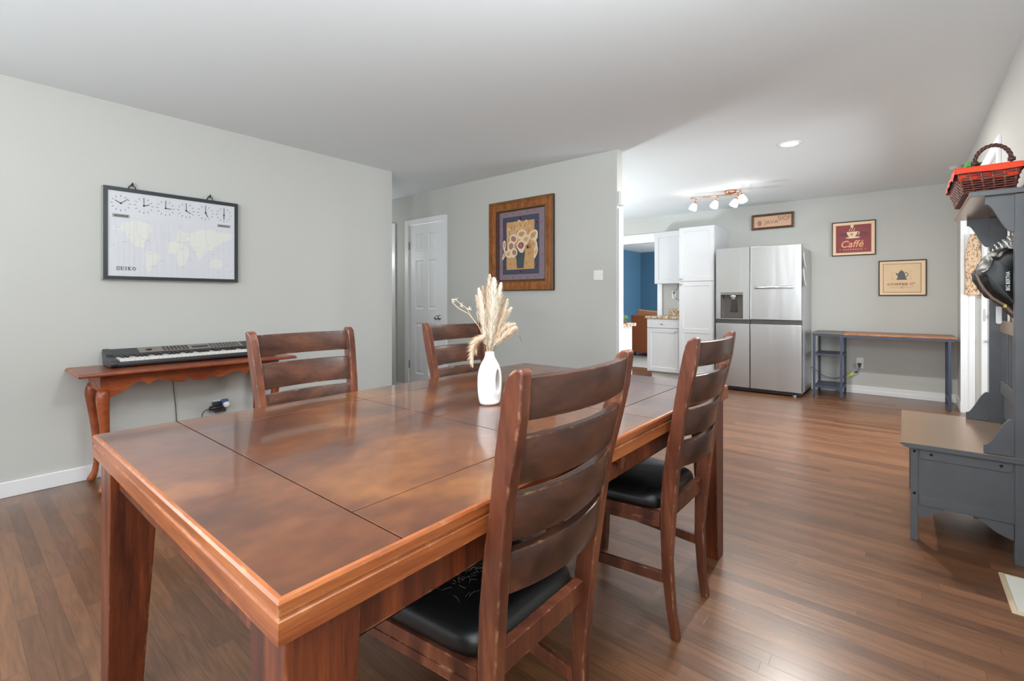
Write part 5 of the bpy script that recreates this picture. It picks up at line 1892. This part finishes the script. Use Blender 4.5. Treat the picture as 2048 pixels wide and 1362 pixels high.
# ------------------------------------------------------------------ hall bench with coat rack
def scroll(x_tip, x_back, z_low, z_high, up=True):
    """S-curved bracket outline in (x, z); tip at x_tip"""
    pts = []
    n = 14
    for i in range(n + 1):
        u = i / n
        x = x_tip + (x_back - x_tip) * (0.5 - 0.5 * math.cos(PI * u)) * 0.25 + (x_back - x_tip) * u * 0.75
        s = 0.5 - 0.5 * math.cos(PI * min(1, max(0, (u - 0.06) / 0.82)))
        z = z_low + 0.22 * (z_high - z_low) + 0.78 * (z_high - z_low) * s if up else z_high - 0.22 * (z_high - z_low) - 0.78 * (z_high - z_low) * s
        pts.append((x, z))
    if up:
        return [(x_tip, z_low)] + pts + [(x_back, z_low)]
    return [(x_tip, z_high)] + pts + [(x_back, z_high)]


def hall_bench():
    t = thing('hall_bench', 'black painted hall bench with tall coat rack back and top shelf by the right wall', 'hall tree', (0.22, 3.37, 0))
    Y0, Y1 = 2.955, 3.785
    XB = 0.440
    BENCHSHEEN = plain('bench_reflection_tint', srgb(168, 140, 118), 0.24, metal=0.65, var=0.06, scale=8)  # warm reflection on the black paint, put into a tan base colour
    s = MB()
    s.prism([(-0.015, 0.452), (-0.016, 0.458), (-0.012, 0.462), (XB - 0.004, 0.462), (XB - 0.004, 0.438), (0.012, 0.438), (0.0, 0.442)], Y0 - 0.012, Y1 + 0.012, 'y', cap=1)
    s.build('seat', [BENCHSHEEN, BLACKW], t, bevel=0.002)
    for yy in (Y0, Y1 - 0.035):
        MB().box((0.022, yy, 0.0), (0.050, yy + 0.035, 0.437)).build('front_leg', BLACKW, t, bevel=0.002)
    for yy in (Y0, Y1 - 0.042):
        MB().box((0.366, yy, 0.0), (XB - 0.004, yy + 0.042, 1.602)).build('back_post', BLACKW, t, bevel=0.002)
    for k, yy in enumerate((Y0 + 0.006, Y1 - 0.024)):
        sp = MB().box((0.050, yy, 0.172), (0.366, yy + 0.016, 0.437)).build('side_panel', BLACKW, t)
        yo = yy - 0.005
        r = MB()
        r.prism([(0.052, 0.172), (0.366, 0.172), (0.366, 0.216), (0.052, 0.216)], yo, yo + 0.006, 'y')
        r.build('side_rail', BLACKW, t, bevel=0.001)
        r = MB()
        r.prism([(0.056, 0.400), (0.062, 0.392), (0.35, 0.392), (0.36, 0.400), (0.36, 0.437), (0.056, 0.437)], yo, yo + 0.006, 'y')
        r.build('side_rail', BLACKW, t, bevel=0.001)
        for s_, (xa, xb_) in ((1, (0.052, 0.14)), (-1, (0.364, 0.25))):
            g = MB()
            g.prism([(xa, 0.174), (xb_, 0.174), (xb_ - (xb_ - xa) * .03, 0.163), (xb_ - (xb_ - xa) * .14, 0.153), (xa + (xb_ - xa) * .55, 0.140), (xa + (xb_ - xa) * .3, 0.118), (xa, 0.112)] if s_ > 0 else
                    [(xa, 0.174), (xb_, 0.174), (xb_ + .008, 0.160), (xb_ + .03, 0.145), (xb_ + .06, 0.120), (xb_ + .09, 0.108), (xa, 0.100)], yo + 0.004, yo + 0.018, 'y')
            g.build('corner_bracket', BLACKW, t)
        for xx, zz in ((0.036, 0.424), (0.036, 0.225), (0.096, 0.417), (0.325, 0.417)):
            MB().lathe([(0.006, 0), (0.006, -0.002), (0.003, -0.004), (0, -0.004)], c=(xx, yo + (0.0 if xx > 0.05 else -0.001 + (yy - yo) - 0.006), zz), axis='y', n=12).build('screw', plain('black_screw', srgb(30, 30, 32), 0.3, metal=0.6), t)
    MB().box((0.056, Y0 + 0.035, 0.172), (0.066, Y1 - 0.035, 0.437)).build('front_panel', BLACKW, t)
    MB().box((0.24, Y0 + 0.022, 0.155), (0.262, Y1 - 0.024, 0.172)).build('floor_rail', BLACKW, t)
    for yy in (Y0 + 0.010, Y1 - 0.030):
        MB().prism(scroll(0.272, 0.367, 0.463, 0.622), yy, yy + 0.018, 'y', smooth=True).build('arm_bracket', BLACKW, t)
        MB().prism(scroll(0.276, 0.367, 1.440, 1.602, up=False), yy, yy + 0.018, 'y', smooth=True).build('shelf_bracket', BLACKW, t)
    sh = MB()
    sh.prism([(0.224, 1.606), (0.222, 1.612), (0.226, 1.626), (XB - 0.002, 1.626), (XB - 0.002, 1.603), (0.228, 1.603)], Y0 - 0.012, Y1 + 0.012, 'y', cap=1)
    sh.build('top_shelf', [BENCHSHEEN, BLACKW], t, bevel=0.002)
    XP = 0.405
    hr = MB().box((XP, Y0 + 0.042, 1.345), (XP + 0.02, Y1 - 0.042, 1.455)).build('hook_rail', BLACKW, t, bevel=0.003)
    BR = plain('pale_brushed_hook', srgb(196, 196, 190), 0.35, metal=0.6)
    for yy in (3.10, 3.24, 3.38, 3.52, 3.66):
        h = MB()
        h.box((XP - 0.004, yy - 0.009, 1.365), (XP, yy + 0.009, 1.435))
        h.tube([(XP - 0.002, yy, 1.385), (XP - 0.02, yy, 1.375), (XP - 0.038, yy, 1.38), (XP - 0.046, yy, 1.396), (XP - 0.044, yy, 1.408)], [0.006, 0.006, 0.006, 0.006, 0.0075], 8)
        h.tube([(XP - 0.002, yy, 1.42), (XP - 0.018, yy, 1.425), (XP - 0.026, yy, 1.445)], [0.005, 0.005, 0.0065], 8)
        h.build('coat_hook', BR, hr)
    MB().box((XP, Y0 + 0.042, 0.965), (XP + 0.02, Y1 - 0.042, 1.03)).build('middle_rail', BENCHSHEEN, t, bevel=0.002)
    MB().box((XP, Y0 + 0.042, 0.63), (XP + 0.02, Y1 - 0.042, 0.70)).build('lower_rail', BLACKW, t, bevel=0.002)
    for k in range(9):
        yy = Y0 + 0.10 + k * 0.076
        MB().box((XP + 0.003, yy - 0.014, 0.70), (XP + 0.015, yy + 0.014, 0.965)).build('back_slat', BLACKW, t)
    MB().box((XP + 0.012, Y0 + 0.042, 0.50), (XP + 0.02, Y1 - 0.042, 0.63)).build('lower_panel', BLACKW, t)
    return t


hall_bench()


# wicker basket on the top shelf
def basket():
    t = thing('basket', 'dark wicker basket with red cloth lining on top of the black coat rack', 'basket', (0.29, 3.24, 1.627))
    WK = plain('dark_wicker', srgb(88, 48, 42), 0.5, var=0.45, scale=70)
    zb, zt = 1.630, 1.735

    def ringpts(z, n=120, off=0.0, ph=0):
        u = (z - zb) / (zt - zb)
        x0, x1 = 0.212 - 0.030 * u, 0.372 + 0.018 * u
        y0, y1 = 2.985 - 0.030 * u, 3.475 + 0.030 * u
        r = 0.02
        per = []
        W_, D_ = x1 - x0, y1 - y0
        tot = 2 * (W_ + D_)
        for i in range(n):
            s = tot * i / n
            wv = off * math.sin(i * 2 * PI / 5 + ph)
            if s < W_:
                per.append((x0 + s, y0 - wv, z))
            elif s < W_ + D_:
                per.append((x1 + wv, y0 + s - W_, z))
            elif s < 2 * W_ + D_:
                per.append((x1 - (s - W_ - D_), y1 + wv, z))
            else:
                per.append((x0 - wv, y1 - (s - 2 * W_ - D_), z))
        return per
    b = MB()
    for k in range(11):
        z = zb + 0.004 + k * 0.0098
        b.tube(ringpts(z, off=0.003, ph=(k % 2) * PI), 0.0036, 6, closed=True)
    b.box((0.214, 2.988, zb - 0.003), (0.370, 3.472, zb + 0.004))
    b.build('woven_body', WK, t)
    st = MB()
    lo, hi = ringpts(zb, 40), ringpts(zt, 40)
    for a, c in zip(lo, hi):
        st.tube([a, c], 0.004, 6)
    st.build('stakes', plain('wicker_stake', srgb(122, 70, 56), 0.5, var=0.4, scale=70), t)
    RED = plain('red_orange_cloth', srgb(224, 62, 30), 0.75, var=0.08, scale=25, bump=0.3)
    cl = MB()
    prof = [(zt - 0.05, -0.012), (zt - 0.002, -0.006), (zt + 0.006, 0.002), (zt + 0.004, 0.009), (zt - 0.006, 0.010), (zt - 0.015, 0.009), (zt - 0.022, 0.010)]
    n = 120
    rings = []
    rnd = random.Random(6)
    for j, (z, o) in enumerate(prof):
        base = ringpts(zt, n)
        ring = []
        for i, p in enumerate(base):
            cx, cy = 0.286, 3.23
            v = Vector((p[0] - cx, (p[1] - cy) * 0.36, 0)).normalized()
            v = Vector((v.x, v.y / 0.9, 0))
            wob = 0.0015 * math.sin(i * 0.5 + j) * (1 if j > 3 else 0.3)
            low = -0.022 * max(0, 1 - abs(n - 5 - i) / 6.0) if j >= 5 else 0
            ring.append((p[0] + v.x * (o + wob), p[1] + v.y * (o + wob), z + wob + low))
        rings.append(ring)
    vs = [q for r in rings for q in r]
    fs = []
    for j in range(len(rings) - 1):
        for i in range(n):
            i2 = (i + 1) % n
            fs.append((j * n + i, j * n + i2, (j + 1) * n + i2, (j + 1) * n + i))
    cl.add(vs, fs, 0, True)
    fs2 = tuple(range(n))
    cl.F.append(list(fs2)); cl.M.append(0); cl.S.append(False)
    o = cl.build('cloth_liner', RED, t)
    h = MB()
    N = 60
    for ph in (0, PI * 2 / 3, PI * 4 / 3):
        pts = []
        for i in range(N + 1):
            u = i / N
            a = PI * (1 - u)
            c = Vector((0.300 + 0.058 * math.cos(a), 2.972, 1.755 + 0.072 * math.sin(a)))
            d1 = Vector((math.cos(a), 0, math.sin(a)))
            tw = ph + u * 26
            pts.append(c + d1 * 0.0045 * math.cos(tw) + Vector((0, 1, 0)) * 0.0045 * math.sin(tw))
        h.tube(pts, 0.0045, 6)
    for xx in (0.242, 0.358):
        h.tube([(xx - 0.012, 2.968, 1.756), (xx + 0.012, 2.968, 1.756)], 0.0085, 8)
        h.tube([(xx, 2.970, 1.758), (xx, 2.974, 1.70)], 0.006, 6)
    h.build('handle', plain('wicker_handle', srgb(74, 44, 38), 0.5, var=0.4, scale=60), t)
    return t


basket()
g = MB()
vs, fs = [], []
rnd = random.Random(8)
n = 10
for j in range(n + 1):
    for i in range(n + 1):
        u, v = i / n, j / n
        x, y = 0.205 + 0.07 * u, 3.05 + 0.26 * v
        z = 1.757 + 0.042 * math.sin(PI * u) * math.sin(PI * v) ** 0.6 + rnd.uniform(-.004, .004) + 0.02 * u
        vs.append((x, y, z))
for j in range(n):
    for i in range(n):
        k = j * (n + 1) + i
        fs.append((k, k + 1, k + n + 2, k + n + 1))
g.add(vs, fs, 0, True)
g.add([(0.205, 3.05, 1.74), (0.275, 3.05, 1.74), (0.275, 3.31, 1.74), (0.205, 3.31, 1.74)], [(3, 2, 1, 0)])
tag(g.build('plastic_bag', plain('bright_green_bag', srgb(58, 168, 62), 0.4, var=0.2, scale=20)), 'bright green bag poking out of the wicker basket beside its handle', 'bag')


# black bag hanging from the coat hooks
def hang_bag():
    t = thing('hanging_bag', 'crumpled black bag with white vertical lettering hanging from the coat rack hooks', 'bag', (0.345, 3.22, 1.05))
    b = MB()
    sec = [(0.400, 1.385), (0.360, 1.384), (0.328, 1.374), (0.298, 1.348), (0.274, 1.302), (0.260, 1.262), (0.268, 1.232), (0.286, 1.19), (0.312, 1.152), (0.346, 1.126), (0.374, 1.088), (0.400, 1.058)]
    per = []
    for i in range(len(sec)):
        a, c = sec[i], sec[(i + 1) % len(sec)]
        m_n = 4 if i < len(sec) - 1 else 14
        for q in range(m_n):
            per.append((a[0] + (c[0] - a[0]) * q / m_n, a[1] + (c[1] - a[1]) * q / m_n))
    n, k = len(per), 26
    cx, cz = 0.365, 1.235
    vs, fs = [], []
    for j in range(k + 1):
        v = j / k
        y = 3.045 + 0.36 * v
        sc = max(0.02, min(1.0, (math.sin(PI * (0.05 + 0.9 * v)) * 1.25) ** 0.45)) if 0 < j < k else 0.70
        if j == 1:
            sc = 0.90
        for (x, z) in per:
            X, Z = cx + (x - cx) * sc, cz + (z - cz) * sc
            q = Vector((X * 26, y * 17, Z * 22))
            d = abs(mnoise.noise(q)) * 0.026 - 0.006 + mnoise.noise(q * 2.3) * 0.004
            r = Vector((X - cx, Z - cz))
            if r.length > 1e-5:
                r.normalize()
            X -= r.x * d
            Z -= r.y * d
            vs.append((min(X, 0.398), y + mnoise.noise(q * 0.7) * 0.012 * (1 if 1 < j < k - 1 else 0.2), Z))
    for j in range(k):
        for i in range(n):
            i2 = (i + 1) % n
            fs.append((j * n + i, j * n + i2, (j + 1) * n + i2, (j + 1) * n + i))
    fs += [tuple(range(n))[::-1], tuple(k * n + i for i in range(n))]
    b.add(vs, fs, 0, True)
    b.build('bag_body', plain('glossy_black_nylon', srgb(13, 13, 14), 0.5, var=0.3, scale=20, bump=0.5), t)
    s = MB()
    s.tube([(0.36, 3.24, 1.395), (0.372, 3.24, 1.375), (0.35, 3.235, 1.34)], 0.005, 6)
    s.tube([(0.36, 3.38, 1.39), (0.37, 3.37, 1.37), (0.35, 3.33, 1.33)], 0.005, 6)
    s.build('strap', BLKPL, t)
    tr = MB()
    edge = [(0.259, 1.262), (0.266, 1.232), (0.284, 1.19), (0.310, 1.151), (0.345, 1.124), (0.373, 1.086), (0.390, 1.062)]
    tr.tube([(x, 3.075, z) for x, z in edge], [0.005, 0.006, 0.007, 0.007, 0.007, 0.008, 0.006], 8)
    tr.build('brown_edge', plain('grey_brown_trim', srgb(112, 92, 84), 0.5, var=0.3, scale=40), t)
    tr = MB()
    tr.box((0.345, 3.060, 1.108), (0.354, 3.085, 1.122))
    tr.build('zip_pull', plain('yellow_pull', srgb(190, 176, 60), 0.5), t)
    text('BIG BERTHA', plain('white_print', srgb(226, 226, 224), 0.5), t, (0.362, 3.042, 1.185), (0, 0, 1), (-1, 0, 0), 0.085, 0.013, depth=0.0, offset=0.012)
    pl_ = MB()
    pl_.prism([(0.345, 1.032), (0.349, 1.026), (0.361, 1.026), (0.365, 1.032), (0.365, 1.11), (0.345, 1.11)], 3.30, 3.304, 'y')
    pl_.build('hang_tag', WPLAST, t)
    return t


hang_bag()

# wooden live-edge board hanging by the entry
bd = MB()
out = [(0.470, 1.20), (0.478, 1.192), (0.515, 1.188), (0.560, 1.190), (0.582, 1.196), (0.586, 1.22), (0.583, 1.40), (0.586, 1.55), (0.578, 1.66), (0.560, 1.74), (0.540, 1.80), (0.505, 1.80), (0.490, 1.74), (0.474, 1.64), (0.468, 1.55), (0.472, 1.40), (0.470, 1.30)]
bd.prism(out, 6.555, 6.588, 'y')
BARK = wood('mottled_live_edge_wood', [(0.32, srgb(92, 68, 50)), (0.41, srgb(150, 118, 88)), (0.46, srgb(206, 172, 138)), (0.7, srgb(226, 196, 164))], scale=(34, 34, 15), rough=0.6, base=3.0, fine=0.5, distort=0.6, detail=8)
tag(bd.build('hanging_board', BARK, bevel=0.004), 'mottled tan and dark brown wooden board hanging on the white trim behind the coat rack', 'board')


# floor vent
def vent():
    t = thing('floor_register', 'beige metal floor register in the dark floor at the right edge', 'vent', (0.37, 2.66, 0))
    x0, x1, y0, y1 = 0.302, 0.434, 2.495, 2.828
    f = MB()
    prof = [(0.0, 0.0), (0.004, 0.005), (0.016, 0.0065), (0.018, 0.004)]
    rings = [[(x0 + o, y0 + o, z), (x1 - o, y0 + o, z), (x1 - o, y1 - o, z), (x0 + o, y1 - o, z)] for o, z in prof]
    for a, b in zip(rings, rings[1:]):
        for k in range(4):
            k2 = (k + 1) % 4
            f.add([a[k], a[k2], b[k2], b[k]], [(0, 1, 2, 3)])
    BG = plain('beige_enamel', srgb(196, 176, 146), 0.4, var=0.06)
    f.build('frame', BG, t)
    MB().box((x0 + 0.018, y0 + 0.018, 0.0), (x1 - 0.018, y1 - 0.018, 0.001)).build('duct', plain('duct_dark', srgb(40, 34, 28), 0.7), t)
    l = MB()
    n = 34
    for i in range(n):
        yy = y0 + 0.02 + (y1 - y0 - 0.04) * i / (n - 1)
        l.hexa([(x0 + 0.018, yy - 0.0028, 0.001), (x1 - 0.018, yy - 0.0028, 0.001), (x1 - 0.018, yy - 0.0016, 0.001), (x0 + 0.018, yy - 0.0016, 0.001)],
               [(x0 + 0.018, yy + 0.0012, 0.0055), (x1 - 0.018, yy + 0.0012, 0.0055), (x1 - 0.018, yy + 0.0026, 0.0055), (x0 + 0.018, yy + 0.0026, 0.0055)])
    l.build('louvres', plain('pale_louvre', srgb(206, 200, 188), 0.4), t)
    return t


vent()
